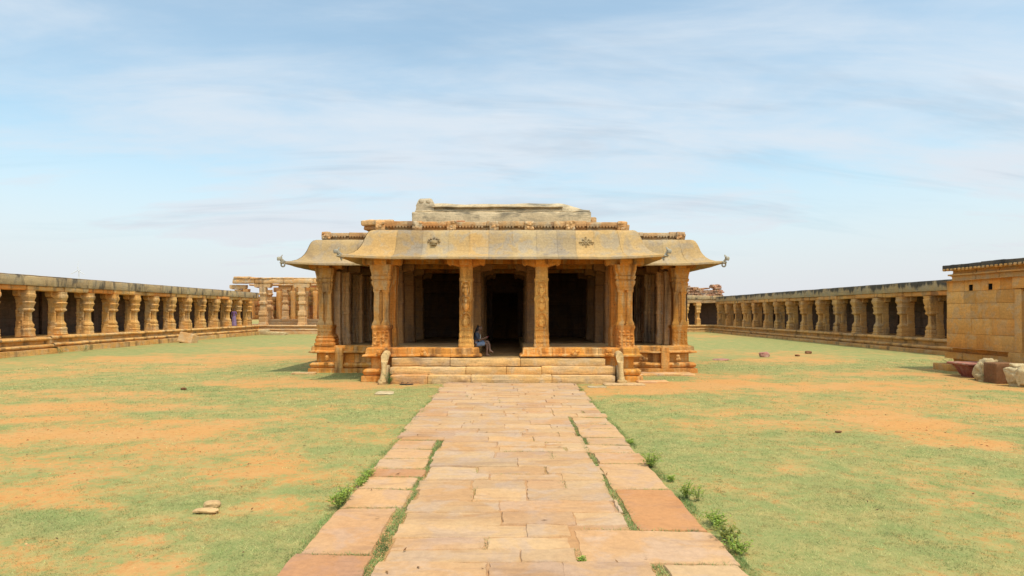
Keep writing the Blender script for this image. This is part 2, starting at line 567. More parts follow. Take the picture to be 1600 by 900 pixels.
# border slabs with their own widths, left then right; measured lengths near the camera
yb = 4.0
leftb = [(1.62, (.86, .63, .53)), (1.55, (1.0, .87, .80)), (.85, (1.06, .93, .80)), (.66, (1.1, 1.0, .90)), (.49, (.9, .70, .6)), (.7, (1.06, 1.0, .9)), (.75, (1.05, .95, .88)), (.8, (1.0, .9, .84))]
y = 4.93
ends = []
for d, t in leftb:
    x1 = -1.36 + random.uniform(-.05, .04)
    if d == .49:
        x1 = -1.28
    slab(pm, -2.14 + random.uniform(-.03, .02), x1, y, y + d - .035, .034 + random.uniform(-.004, .008), t)
    joint_spots.append((x1 + .0, -1.26, y, y + d))
    joint_spots.append((-2.1, x1, y + d - .045, y + d + .01))
    y += d
yl_end = y
rightb = [(1.15, BUFF[6]), (1.12, BUFF[0]), (.98, (1.05, .98, .94)), (1.68, (.93, .66, .47)), (1.5, (1.02, .93, .86)), (.8, (1.02, .9, .8)), (.7, (1.04, .98, .9)), (.7, (.95, .88, .82)), (.9, (1.04, .97, .9)), (.6, (1, .9, .8)), (.9, (1.05, 1, .9))]
y = 4.0
for k, (d, t) in enumerate(rightb):
    x0 = 1.47 + random.uniform(-.04, .05)
    if k == 2:
        x0 = .72                               # one long slab reaching the middle
    slab(pm, x0, 2.27 + random.uniform(-.03, .02), y, y + d - .03, .034 + random.uniform(-.004, .008), t)
    if k != 2:
        joint_spots.append((1.38, x0, y, y + d))
    joint_spots.append((x0 + .1, 2.2, y + d - .04, y + d + .01))
    y += d
yr_end = y
# middle rows
y = 4.0
while y < 22.2:
    d = random.uniform(.34, .62)
    if y + d > 22.25:
        d = 22.28 - y
    xa = -1.27 if y < yl_end - .3 else -2.22 + random.uniform(-.04, .04)
    xb = 1.40 if y < yr_end - .3 else 2.3 + random.uniform(-.04, .04)
    if 6.1 < y + d * .5 < 7.3:
        xb = .70
    if xa < -2 and y < yl_end:
        xa = -1.27
    x = xa + random.uniform(-.05, .05)
    while x < xb - .05:
        w = random.uniform(.55, 1.55)
        if x + w > xb - .35:
            w = xb + random.uniform(-.06, .04) - x
        t = random.choice(BUFF)
        k = random.uniform(.93, 1.05)
        slab(pm, x, x + w - .004, y, y + d - .004, .038 + random.uniform(-.004, .006) + (.014 if random.random() < .16 else 0), tuple(c * k for c in t))
        if random.random() < .14:
            joint_spots.append((x + w - .03, x + w + .015, y, y + d))
        x += w
    if random.random() < .2:
        q = random.uniform(-1.1, .6)
        joint_spots.append((q, q + random.uniform(.3, .9), y + d - .03, y + d + .012))
    y += d
pm.box(-1.24, 1.38, 4, 22.2, -.05, .029, .5, .003, .01, (.9, .78, .66))
pm.box(-2.1, -1.245, 4, yl_end, -.05, .012, .5, .003, .01, (.9, .8, .6))
pm.box(1.385, 2.2, 4, yr_end, -.05, .012, .5, .003, .01, (.9, .8, .6))
pm.box(-2.1, -1.25, yl_end + .1, 22.2, -.05, .026, .5, .003, .01, (.9, .78, .66))
pm.box(1.42, 2.2, yr_end + .1, 22.2, -.05, .026, .5, .003, .01, (.9, .78, .66))
path = pm.build('path', M['path'], sharp=30, freq=(1.3, 7))
kind(path)

# ------------------------------------------------------------------ turf blades
def turf(area, dens, hgt, wid, cov=None, seed=0, green=0.0):
    x0, x1, y0, y1 = area
    n = int((x1 - x0) * (y1 - y0) * dens)
    p = np.stack([RNG.uniform(x0, x1, n), RNG.uniform(y0, y1, n)], 1)
    if cov is not None:
        Q = np.stack([p[:, 0], p[:, 1], p[:, 0] * 0], 1)
        v = soil_field(p) + .28 * vnoise(Q, 2.2, 77) + .30 * vnoise(Q, 7.5, 78)
        v = v + .22 * vnoise(Q, 19, 79)
        keep = RNG.uniform(0, 1, n) < np.clip((.68 - v) * 1.7, .02, 1)
        keep &= ~((p[:, 0] > -2.16) & (p[:, 0] < 2.29) & (p[:, 1] < 22.4))
        keep &= np.abs(p[:, 0]) < (p[:, 1] * .86 + 1.0)
        p = p[keep]
    n = len(p)
    return p, np.full(n, hgt) * RNG.uniform(.5, 1.25, n), np.full(n, wid) * RNG.uniform(.6, 1.3, n), np.full(n, green)


sets = [turf((-9, 9.5, 5.0, 9.5), 3600, .024, .006, True), turf((-14, 14.5, 9.5, 14.5), 1500, .026, .009, True), turf((-19, 19, 14.5, 22.3), 520, .030, .015, True),
        turf((-22, 22, 22.3, 34), 90, .035, .03, True)]
for (a, b_, c, d) in joint_spots:
    if b_ - a > .005 and d - c > .005:
        sets.append(turf((a, b_, c, d), 4200, .04, .009, None, green=.45))
for k in range(70):                            # fringe of taller grass along both edges of the path
    yk = random.uniform(4.6, 21)
    sd = random.choice((-1, 1))
    xk = -2.2 if sd < 0 else 2.32
    sets.append(turf((xk - .07, xk + .07, yk, yk + random.uniform(.2, .8)), 1400, .05, .008, None, green=.4))
P = np.concatenate([s_[0] for s_ in sets])
HH = np.concatenate([s_[1] for s_ in sets])
WW = np.concatenate([s_[2] for s_ in sets])
GR = np.concatenate([s_[3] for s_ in sets])
n = len(P)
ang = RNG.uniform(0, 2 * math.pi, n)
lean = RNG.uniform(.3, 2.2, n)
la = RNG.uniform(0, 2 * math.pi, n)
gz = ground_z(P) - .004
jj = (np.abs(P[:, 0]) < 2.2)
gz[jj] = .012
bx, by = np.cos(ang) * WW * .5, np.sin(ang) * WW * .5
V = np.empty((n, 3, 3))
V[:, 0] = np.stack([P[:, 0] - bx, P[:, 1] - by, gz], 1)
V[:, 1] = np.stack([P[:, 0] + bx, P[:, 1] + by, gz], 1)
V[:, 2] = np.stack([P[:, 0] + np.cos(la) * HH * lean, P[:, 1] + np.sin(la) * HH * lean, gz + HH], 1)
gme = bpy.data.meshes.new('grass')
gme.vertices.add(n * 3)
gme.vertices.foreach_set('co', V.ravel())
gme.loops.add(n * 3)
gme.loops.foreach_set('vertex_index', np.arange(n * 3, dtype=np.int32))
gme.polygons.add(n)
gme.polygons.foreach_set('loop_start', np.arange(0, n * 3, 3, dtype=np.int32))
gme.update(calc_edges=True)
Q = np.stack([P[:, 0], P[:, 1], P[:, 0] * 0], 1)
dry = np.clip(.5 + .55 * fbm(Q, .45, 3, 5) + .35 * vnoise(Q, 3.0, 6) + RNG.normal(0, .22, n) - GR, 0, 1)
g1, g2 = np.array((.22, .31, .095)), np.array((.58, .46, .20))
colr = g1[None] * (1 - dry[:, None]) + g2[None] * dry[:, None]
colr *= (RNG.uniform(.6, 1.3, n) * (1 + .38 * vnoise(Q, 5.0, 91) + .32 * vnoise(Q, 14.0, 92)))[:, None]
at = gme.attributes.new('tint', 'FLOAT_COLOR', 'FACE')
at.data.foreach_set('color', np.column_stack([colr, np.ones(n)]).astype(np.float32).ravel())
tm, nt, b = nodes('turf_blade')
ta = N(nt, 'ShaderNodeAttribute', attribute_name='tint').outputs['Color']
nt.links.new(ta, b.inputs['Base Color'])
b.inputs['Roughness'].default_value = .7
b.inputs['Specular IOR Level'].default_value = .15
tr = N(nt, 'ShaderNodeBsdfTranslucent')
nt.links.new(ta, tr.inputs['Color'])
mxs = N(nt, 'ShaderNodeMixShader')
mxs.inputs[0].default_value = .35
nt.links.new(b.outputs[0], mxs.inputs[1])
nt.links.new(tr.outputs[0], mxs.inputs[2])
nt.links.new(mxs.outputs[0], nt.nodes['Material Output'].inputs['Surface'])
gme.materials.append(tm)
grass = bpy.data.objects.new('grass', gme)
C.objects.link(grass)
kind(grass, 'stuff')
tag(grass, 'short patchy green and straw coloured grass of the court', 'grass')

# ------------------------------------------------------------------ temple
CX = -.22
temple = thing('temple_hall', 'low sandstone temple hall with open pillared porch and curved stone eaves', 'temple', (CX, 23, 0))
bpy.context.view_layer.update()


def tp(mb, name, mat, parent=None, **kw):
    """a part of the temple: meshes are built in world space, so undo the parent's place"""
    o = mb.build(name, mat, None, **kw)
    par = parent or temple
    o.parent = par
    if o.location.length == 0 or par is temple:
        o.location = Vector(o.location) - Vector((CX, 23, 0)) if par is temple else Vector(o.location)
    return o


# plinth mouldings (offset outwards, z)
def plinth_profile(top):
    k = top / 1.2
    return [(-.55, top), (-.02, top), (.03, top - .035), (.05, .99 * k), (.13, .955 * k), (.15, .90 * k), (.0, .86 * k), (-.13, .84 * k), (-.13, .47 * k),
            (.02, .455 * k), (.09, .42 * k), (.12, .36 * k), (.10, .28 * k), (.06, .235 * k), (.01, .225 * k), (.01, .205 * k), (.16, .20 * k), (.17, .05 * k), (.17, -.08)]


rust = lambda: tone(.86, 1.14, .10)
pf, pf2 = plinth_profile(1.22), plinth_profile(1.12)
for line, prof_, strips, bosses in (
        ([(-1.12, 23.9), (-1.12, 23.12), (-5.14, 23.12), (-5.14, 26.6)], pf, (), ((-3.05, 22.98, 1.06), (-4.6, 22.98, 1.06))),
        ([(4.66, 26.6), (4.66, 23.12), (.54, 23.12), (.54, 23.9)], pf, (), ((2.4, 22.98, 1.06), (3.6, 22.98, 1.06))),
        ([(-4.9, 26.52), (-8.12, 26.52), (-8.12, 37.5)], pf2, (-7.0,), ((-7.55, 26.36, .62),)),
        ([(7.62, 37.5), (7.62, 26.52), (4.4, 26.52)], pf2, (6.45,), ((5.55, 26.36, .62), (7.0, 26.36, .62)))):
    pb = MB()
    pb.sweep(line, prof_, .25, 1.3, .012, .02, .022, rust, course_tint=True)
    for x in strips:                            # re-entrant strip up the plinth
        pb.box(x - .17, x + .17, 26.36, 26.6, .02, 1.04, .2, .012, .02, rust())
    for x, yy, zc in bosses:                    # small carved bosses
        for q in range(5):
            pb.blob((x + random.uniform(-.11, .11), yy, zc + random.uniform(-.08, .08)), (.07, .05, .06), q + int(x * 10), .3, 2, tone(.95, 1.15))
    tp(pb, 'plinth', M['rust'])
# floors
fb = MB()
for (x0, x1, y0, y1, z, k) in ((-4.95, -1.14, 23.3, 26.75, 1.214, .8), (.56, 4.5, 23.3, 26.75, 1.214, .8), (-7.9, -1.14, 26.7, 36.3, 1.114, .5), (.56, 7.4, 26.7, 36.3, 1.114, .5), (-1.2, .6, 23.0, 40, .868, .45)):
    fb.box(x0, x1, y0, y1, .05, z, .6, .006, .02, (k, k, k))  # deeper floors get a darker tint that paints in the hall's shade
tp(fb, 'floor', M['step'])

# steps, each riser a course of separate stones
sb = MB()
for k, (y0, z0, z1, xa, xb) in enumerate(((22.3, -.05, .29, -4.13, 3.72), (22.62, .29, .57, -4.2, 3.78), (22.92, .57, .855, -4.2, 3.45))):
    x = xa
    while x < xb - .05:
        w = random.uniform(1.1, 2.9)
        if x + w > xb - .9:
            w = xb - x
        dy = random.uniform(-.035, .03)
        dz = random.uniform(-.018, .012)
        t = random.choice([(1, 1, 1), (1.05, .98, .9), (.98, .92, .86), (.86, .68, .6), (1.06, 1.02, .97), (.98, .95, .98)])
        sb.box(x, x + w - .005, y0 + dy, y0 + .9, z0 + .004, z1 + dz, .16, .024, .03, t)
        x += w
sb.box(-4.0, 3.4, 23.1, 23.3, .3, .86, .5, .01, .02)
tp(sb, 'step', M['step'], freq=(1.2, 5))
# worn balustrade stones at both ends of the steps
for sgn, xc in ((-1, -4.37), (1, 3.92)):
    bb = MB()
    rings = []
    path_pts = [(22.18, .02, .10, .13), (22.22, .16, .12, .12), (22.26, .34, .085, .10), (22.34, .55, .09, .11), (22.42, .76, .115, .14), (22.55, .92, .14, .16), (22.8, .99, .14, .15), (23.05, 1.0, .12, .12)]
    for (yy, z, w, hgt_) in path_pts:
        ring = []
        for q in range(12):
            a = 2 * math.pi * q / 12
            ring.append((xc + w * 1.0 * math.cos(a), yy + (hgt_ * .5 if z > .9 else hgt_) * math.sin(a), z + (hgt_ * math.sin(a) if z > .9 else 0)))
        rings.append(ring)
    bb.loft(rings, .03, (1.02, .88, .68))
    bb.box(xc - .10, xc + .10, 22.45, 23.0, -.02, .62, .12, .03, .04, tone(.8, .95))
    bb.blob((xc, 22.16, .05), (.16, .16, .13), 3 + sgn, .35, 3, (.8, .62, .42))
    tp(bb, 'balustrade', M['pale'])


# pillars ------------------------------------------------------
def pier_mesh(z0, z1, stepped):
    """corner pier: recessed flat core between two slim engaged shafts, carved block below, bulging capital above"""
    mb = MB()
    h = z1 - z0
    zb = .26 * h
    mb.prof(0, .02, [(0, .23), (h, .23)], 'sq', amp=.012)
    for sx in (-1, 1):
        ox = .165 * sx
        pr = [(zb, .15), (zb + .05, .16), (zb + .10, .155), (zb + .17, .12), (zb + .22, .105), (.66 * h, .098), (.675 * h, .125), (.70 * h, .13), (.715 * h, .115), (.74 * h, .14), (.775 * h, .175), (.80 * h, .185), (.805 * h, .16), (.82 * h, .16), (.825 * h, .19), (.86 * h, .205), (.865 * h, .175), (.90 * h, .19), (.95 * h, .225), (h, .235)]
        mb.prof(ox, -.18, pr, 'sq', amp=.016, dz=.08, tint=tone(.95, 1.08))
    mb.prof(0, -.1, [(.69 * h, .24), (.74 * h, .27), (.80 * h, .29), (.805 * h, .26), (.82 * h, .26), (.825 * h, .30), (.86 * h, .31), (.865 * h, .27), (.93 * h, .34), (h, .36)], 'sq', amp=.02, dz=.07, tint=(.92, .93, 1.0))
    return mb


def pier_base(z0, z1, stepped):
    mb = MB()
    h = z1 - z0
    zb = .26 * h
    mb.prof(0, -.06, [(0, .335), (.06, .335), (.09, .315), (zb - .14, .31), (zb - .10, .335), (zb - .03, .345), (zb + .015, .33), (zb + .03, .24)], 'sq', amp=.02, dz=.06)
    if stepped:
        mb.prof(.03, -.06, [(0, .43), (.10, .44), (.13, .39), (.20, .41), (.26, .41), (.30, .36), (.36, .385), (.41, .35), (.46, .33)], 'sq', amp=.02, dz=.05, tint=(1.05, 1, .95))
    # worn carving: little courses of bosses on the front face
    for r_ in range(5):
        for c in range(4):
            if random.random() < .8:
                mb.blob((-.22 + .145 * c + random.uniform(-.02, .02), -.375, .12 + r_ * .115), (.055, .035, .042), r_ * 7 + c, .35, 2, tone(.9, 1.15))
    return mb


def inner_pillar(h, carved):
    mb = MB()
    mb.prof(0, 0, [(0, .285), (.10, .285), (.14, .27), (.28, .275), (.32, .255), (.50, .265), (.56, .25), (h * .56, .245), (h * .575, .26), (h * .60, .26), (h * .615, .24), (h * .80, .235), (h * .815, .255), (h * .835, .255), (h * .845, .225), (h, .225)], 'sq', amp=.018, dz=.09)
    if carved:
        # arched niches with a standing figure, and bands of bosses, in low relief
        for zc in (.95, 1.55, 2.1):
            for q in range(9):
                a = math.pi * q / 8
                mb.blob((.16 * math.cos(a), -.26, zc + .16 + .16 * math.sin(a)), (.042, .05, .042), q, .3, 1, tone(.95, 1.15))
            for sx in (-1, 1):
                mb.box(sx * .17 - .03, sx * .17 + .03, -.275, -.2, zc - .2, zc + .16, .1, .012, .015, tone(.95, 1.12))
            mb.blob((0, -.25, zc - .05), (.095, .075, .17), int(zc * 9), .4, 2, tone(1.1, 1.3))
            mb.blob((0, -.265, zc + .14), (.055, .06, .06), int(zc * 5), .3, 2, tone(1.1, 1.3))
            for sx in (-1, 1):
                mb.blob((sx * .1, -.26, zc - .02), (.035, .05, .10), int(zc * 7) + sx, .4, 2, tone(1.05, 1.25))
        for zc in (.2, .42, .66):
            for q in range(6):
                mb.blob((-.2 + .08 * q, -.27, zc), (.03, .02, .03), q, .3, 1, tone(.9, 1.1))
    return mb


def bracket(half=.66, d=.24, t0=0, t1=.26):
    """corbel capital: cross arms with rolled ends"""
    mb = MB()
    for ax in (0, 1):
        hl = half if ax == 0 else half * .72
        rings = []
        for (u, zl) in ((-hl, .12), (-hl + .03, .05), (-hl + .10, .02), (-hl + .17, .06), (-hl * .55, .02), (-d, -.03), (0, -.03), (d, -.03), (hl * .55, .02), (hl - .17, .06), (hl - .10, .02), (hl - .03, .05), (hl, .12)):
            w = d * (.92 if abs(u) > d else 1)
            ring = [(u, -w, t0 + zl), (u, w, t0 + zl), (u, w, t1), (u, -w, t1)]
            if ax:
                ring = [(-p[1] * .96, p[0], p[2] + .002) for p in ring]
            rings.append(ring)
        mb.loft(rings, .014)
    return mb


PIL = {}
for v in range(2):
    PIL['pier', v] = pier_mesh(0, 3.02, False)
ROWS = [23.62, 26.75, 29.8, 32.85]
COLS = [-7.25, -4.62, -1.38, .98, 4.22, 6.83]


def put(mbf, name, mat, x, y, z, seed, parent, rot=0, freq=(1.3, 5)):
    o = mbf.build(name, mat, parent, seed=seed, freq=freq)
    base = Vector((CX, 23, 0)) if parent is temple else Vector((0, 0, 0))
    o.location = Vector((x, y, z)) - base
    o.rotation_euler.z = rot
    return o


ZB = 4.24                                      # underside of brackets
br = bracket(.70, .25, -.05, .26)
for sx, x in ((-1, -4.66), (1, 4.25)):          # porch corner piers
    p = put(pier_mesh(1.22, ZB, False), 'pillar', M['ochre'], x, 23.62, 1.22, 3 + sx, temple)
    put(pier_base(1.22, ZB, False), 'base_block', M['rust'], 0, 0, 0, 8 + sx, p)
    put(br, 'bracket', M['ochre'], 0, 0, ZB - 1.22, 2, p)
    q = MB()
    q.prof(0, 0, [(0, .31), (.7, .31), (.74, .28), (2.3, .28), (2.4, .31), (ZB - 1.22, .31)], 'sq', amp=.015)
    put(q, 'pillar', M['rust'], x - sx * .12, 24.32, 1.215, 5 + sx, temple)
for sx, x in ((-1, -7.66), (1, 7.12)):          # wing corner piers
    p = put(pier_mesh(1.12, ZB + .1, True), 'pillar', M['ochre'], x, 26.95, 1.12, 13 + sx, temple)
    put(pier_base(1.12, ZB + .1, sx < 0), 'base_block', M['rust'], 0, 0, 0, 18 + sx, p)
    put(br, 'bracket', M['rust'], 0, 0, ZB + .1 - 1.12, 2, p)
    q = MB()
    q.prof(0, 0, [(0, .19), (.3, .17), (2.6, .15), (ZB - 1.12, .17)], 'sq', amp=.015)
    put(q, 'pillar', M['outer'], x - sx * .33, 27.35, 1.115, 5 + sx, temple)
for k, x in enumerate((-1.56, 1.20)):           # the two carved pillars either side of the passage
    p = put(inner_pillar(ZB - 1.21, True), 'pillar', M['ochre'], x, 23.6, 1.21, 30 + k, temple)
    put(br, 'bracket', M['rust'], 0, 0, ZB - 1.21, 4, p)
for j, yy in enumerate(ROWS[1:]):               # pillars deeper inside
    for i, x in enumerate(COLS):
        if i in (0, 5):
            yy2 = (28.0, 29.5, 31.0)[j]
            x = ((-7.18, -6.95, -6.79) if i == 0 else (6.70, 6.46, 6.30))[j]
            q = MB()
            q.prof(0, .03, [(0, .27), (.42, .27), (.46, .24), (2.75, .23), (ZB - 1.1, .24)], 'sq', amp=.03, dz=.09)
            for ux in (-.17, 0, .17):
                w_ = .105 if ux else .085
                q.prof(ux, -.20, [(0, w_ + .02), (.10, w_ + .03), (.16, w_), (.42, w_ + .01), (.48, w_ - .02), (1.28, w_ - .015), (1.32, w_ + .02), (1.42, w_ + .02), (1.48, w_ - .015), (2.5, w_ - .03), (2.58, w_ + .01), (2.7, w_ + .015), (2.76, w_ - .01), (ZB - 1.1, w_ + .015)], 'rd', 8, amp=.028, dz=.07, tint=tone(.85, 1.15, .08))
            p = put(q, 'pillar', M['outer'], x, yy2, 1.112, 50 + j * 7 + i, temple)
            p.scale = ((1.04, .93, .84)[j], 1, 1)
        else:
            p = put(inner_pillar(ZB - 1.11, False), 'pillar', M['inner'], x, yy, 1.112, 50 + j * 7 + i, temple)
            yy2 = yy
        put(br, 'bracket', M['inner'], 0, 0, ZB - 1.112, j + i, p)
# walls of the hall
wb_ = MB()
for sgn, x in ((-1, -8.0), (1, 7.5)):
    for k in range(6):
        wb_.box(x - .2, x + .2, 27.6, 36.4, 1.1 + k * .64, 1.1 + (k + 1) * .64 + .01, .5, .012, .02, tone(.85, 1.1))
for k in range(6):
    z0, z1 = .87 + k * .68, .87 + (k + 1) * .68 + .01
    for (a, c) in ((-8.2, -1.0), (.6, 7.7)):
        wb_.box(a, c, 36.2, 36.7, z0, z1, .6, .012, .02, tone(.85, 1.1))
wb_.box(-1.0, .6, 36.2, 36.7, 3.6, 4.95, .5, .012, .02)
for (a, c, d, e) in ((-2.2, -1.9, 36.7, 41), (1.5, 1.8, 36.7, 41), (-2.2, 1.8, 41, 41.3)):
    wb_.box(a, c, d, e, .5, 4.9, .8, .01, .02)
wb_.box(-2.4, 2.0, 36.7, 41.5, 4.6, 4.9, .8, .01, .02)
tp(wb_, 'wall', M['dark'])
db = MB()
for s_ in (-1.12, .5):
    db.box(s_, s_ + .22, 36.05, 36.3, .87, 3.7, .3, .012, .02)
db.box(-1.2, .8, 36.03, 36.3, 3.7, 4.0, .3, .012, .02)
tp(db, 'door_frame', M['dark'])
# beams and ceiling
cb = MB()
for i, yy in enumerate(ROWS):
    xa, xb = (-5.0, 4.55) if i == 0 else (-8.0, 7.45)
    cb.box(xa, xb, yy - .24, yy + .24, ZB + .262, 4.93, .6, .012, .02, tone(.8, 1))
for x in COLS[1:5]:
    cb.box(x - .23, x + .23, 23.9, 36.2, ZB + .27, 4.925, .7, .01, .02, tone(.8, 1))
for x in (COLS[0] - .1, COLS[5] + .1):
    cb.box(x - .4, x + .3, 26.7, 36.2, ZB + .28, 4.92, .7, .01, .02, tone(.8, 1))
cb.box(-8.0, 7.5, 26.75, 27.2, ZB + .36, 4.96, .6, .012, .02, tone(.8, 1))
tp(cb, 'beam', M['rust'])
rb = MB()
rb.box(-5.05, 4.62, 23.35, 27.5, 4.94, 5.46, .6, .012, .03)
rb.box(-8.15, 7.62, 26.6, 37, 4.944, 5.47, .8, .012, .03)
tp(rb, 'roof', M['eave'])

# curved eaves
eprof = [(-.02, 5.50), (.06, 5.47), (.13, 5.41), (.19, 5.30), (.24, 5.16), (.29, 5.0), (.35, 4.86), (.43, 4.73), (.54, 4.61), (.68, 4.52), (.83, 4.475), (.87, 4.455), (.875, 4.385), (.85, 4.365), (.70, 4.40), (.50, 4.50), (.25, 4.62), (.05, 4.66), (-.3, 4.66)]


def flare(dist, o, z, e, t):
    if o < .2:
        return 0, 0
    w = max(0, 1 - dist / 1.15) ** 2.0
    k = max(0, (o - .2) / .66) ** 1.6
    return .13 * w * k, .07 * w * k


etint = lambda: random.choice([(1, 1, 1), (1.12, 1.02, .86), (.90, .90, .93), (1.02, .99, .95), (.80, .80, .84), (1.1, .97, .78), (.95, .94, .96), (1.04, 1.0, .92)])
eaves = []
for ln in ([(4.55, 27.0), (4.55, 23.36), (-4.98, 23.36), (-4.98, 27.0)],):
    eb = MB()
    eb.sweep(ln, eprof, .12, .74, .014, .011, .012, etint, flare=flare)
    eaves.append(tp(eb, 'eave', M['eave'], sharp=50))
lnL = [(-4.6, 26.46), (-7.98, 26.46), (-7.98, 37.0)]
lnR = [(7.55, 37.0), (7.55, 26.46), (4.2, 26.46)]
for ln in (lnL, lnR):
    eb = MB()
    eb.sweep(ln, eprof, .12, .74, .014, .011, .012, etint, flare=flare)
    eaves.append(tp(eb, 'eave', M['eave'], sharp=50))


# carved reliefs on the eave face (lotus crosses and a small mask)
def relief(x, z, kind_, s):
    mb = MB()
    if kind_ == 'cross':
        for k in range(8):
            a = k * math.pi / 4
            for r_ in (.07, .13, .19):
                if k % 2 and r_ > .15:
                    continue
                mb.blob((r_ * 1.15 * math.cos(a), -.01, r_ * math.sin(a)), (.035, .03, .03), k, .35, 1, tone(.8, 1.0))
        mb.blob((0, -.02, 0), (.05, .04, .05), 9, .3, 2, tone(.8, 1))
        for k in range(6):
            mb.blob((random.uniform(-.28, .28), 0, random.uniform(-.10, .10)), (.03, .025, .025), k, .35, 1, tone(.7, .95))
    else:
        mb.blob((0, -.03, -.02), (.13, .07, .08), 4, .35, 2, tone(.7, .9))
        for k in range(7):
            a = math.pi * (k / 6)
            mb.blob((.20 * math.cos(a), -.02, .02 + .13 * math.sin(a)), (.035, .04, .04), k, .35, 1, tone(.65, .85))
        mb.blob((0, -.05, -.13), (.10, .06, .035), 6, .3, 2, tone(.55, .7))
    mb.box(-.24, .24, .0, .05, -.16, .18, .2, .01, .02, (.95, .93, .9))      # the slab the relief is cut on
    o = mb.build('carving', M['eave'], None)
    o.parent = eaves[0]
    o.location = (x, 23.36 - .29, z)
    o.rotation_euler.x = R(-20)
    return o


relief(-2.70, 5.03, 'mask', 1)
relief(2.78, 5.03, 'cross', 1)


# upturned finials at the eave corners, with the stone ring that hangs below
def finial(x, y, z, sx, ring, eave):
    mb = MB()
    d = Vector((sx * .8, -.6, 0)).normalized()
    rings = []
    for (u, h, r_) in ((-.30, -.02, .06), (-.10, .0, .09), (.04, .04, .11), (.12, .13, .09), (.13, .22, .07), (.08, .29, .05), (.05, .34, .02)):
        rings.append([(d.x * u + r_ * math.cos(a) * .8, d.y * u + r_ * math.sin(a) * .8, h + .4 * r_ * math.sin(a + 1)) for a in [2 * math.pi * q / 8 for q in range(8)]])
    mb.loft(rings, .012)
    mb.blob((d.x * .19, d.y * .19, .15), (.10, .09, .10), 5, .4, 2)
    mb.blob((d.x * .05, d.y * .05, -.03), (.11, .10, .06), 8, .35, 2)
    if ring:
        for q in range(14):
            a0, a1 = 2 * math.pi * q / 14, 2 * math.pi * (q + 1) / 14
            rr_ = []
            for a in (a0, a1):
                c = Vector((d.x * .02 + .085 * math.cos(a), -.02, -.13 + .085 * math.sin(a)))
                n_ = Vector((math.cos(a), 0, math.sin(a)))
                rr_.append([tuple(c + n_ * .036 * math.cos(b) + Vector((0, .036 * math.sin(b), 0))) for b in [2 * math.pi * w / 6 for w in range(6)]])
            mb.loft(rr_, 0, cap=False)
    else:
        for q in range(4):
            mb.blob((random.uniform(-.06, .06) - sx * .06, 0, -.08 - q * .035), (.035, .03, .04), q, .4, 2)
    o = mb.build('corner_finial', M['metal'], None)
    o.scale = (.85, .85, .85)
    o.parent = eave
    o.location = (x, y, z)


bpy.context.view_layer.update()
# eave objects sit at the temple's origin, so these are world positions
finial(-5.90, 22.42, 4.50, -1, False, eaves[0])
finial(5.47, 22.42, 4.50, 1, False, eaves[0])
finial(-8.97, 25.47, 4.50, -1, True, eaves[1])
finial(8.54, 25.47, 4.50, 1, True, eaves[2])


# parapet bands with a toothed lower edge and carved blocks
def parapet(mb, x0, x1, y, z0, z1, blocks, d=.35):
    zm = z0 + (z1 - z0) * .40
    x = x0
    while x < x1 - .05:
        w = min(random.uniform(.9, 1.6), x1 - x)
        if x1 - (x + w) < .4:
            w = x1 - x
        t = tone(.88, 1.12, .08)
        mb.box(x, x + w - .012, y + .0, y + d, z0, zm + .02, .25, .014, .02, tuple(c * .86 for c in t))
        dz = random.uniform(-.02, .025)
        mb.box(x, x + w - .008, y - .11 + random.uniform(-.02, .02), y + d, zm + .03, z1 + dz, .18, .010, .012, t)
        k = x + .05
        while k < x + w - .07:
            if random.random() < .93:
                mb.prof(k, y - .085, [(zm - .03, .012), (zm - .015, .032), (zm + .04, .04)], 'sq', amp=.004, tint=t)
            k += .115
        x += w
    for bx_ in blocks:
        t = tone(.95, 1.2, .12)
        mb.box(bx_ - .17, bx_ + .17, y - .20, y + .1, z0 - .01, z1 + .02, .08, .035, .03, t)
        for q in range(7):
            mb.blob((bx_ + random.uniform(-.15, .15), y - .20, random.uniform(z0 + .03, z1 - .03)), (.055, .04, .05), q, .4, 2, tone(.9, 1.25, .1))


pb2 = MB()
parapet(pb2, -4.85, 4.36, 23.62, 5.505, 5.83, (-4.72, -3.35, -2.1, -.55, .75, 2.25, 4.16))
parapet(pb2, -7.8, -5.0, 26.75, 5.515, 5.82, (-7.6, -5.65))
parapet(pb2, 4.4, 7.35, 26.75, 5.515, 5.82, (4.9, 7.15))
for (xa, ya, yb_) in ((-4.95, 23.9, 26.7), (4.2, 23.9, 26.7), (-7.85, 27.1, 36), (7.1, 27.1, 36)):
    pb2.box(xa, xa + .3, ya, yb_, 5.5, 5.80, .3, .025, .03, tone(.9, 1.1))
# displaced slabs at the left end of the porch band
pb2.box(-5.42, -4.55, 23.95, 24.7, 5.60, 5.74, .12, .03, .03, (.8, .62, .5))
pb2.box(-5.50, -4.3, 23.85, 24.9, 5.745, 5.96, .12, .045, .05, (1.25, 1.2, 1.1))
pb2.box(-1.95, -1.62, 23.7, 23.95, 5.83, 5.89, .1, .02, .02, (.9, .5, .35))
tp(pb2, 'parapet', M['parapet'], freq=(1.5, 6))

# weathered masonry mass on the roof
mb = MB()
mb.box(-3.95, 3.35, 26.0, 33, 5.47, 6.58, .22, .045, .05, (1.05, 1.03, .98))
mb.box(-3.82, 3.32, 26.08, 33, 6.585, 6.66, .25, .04, .04, (1.15, 1.1, 1.0))
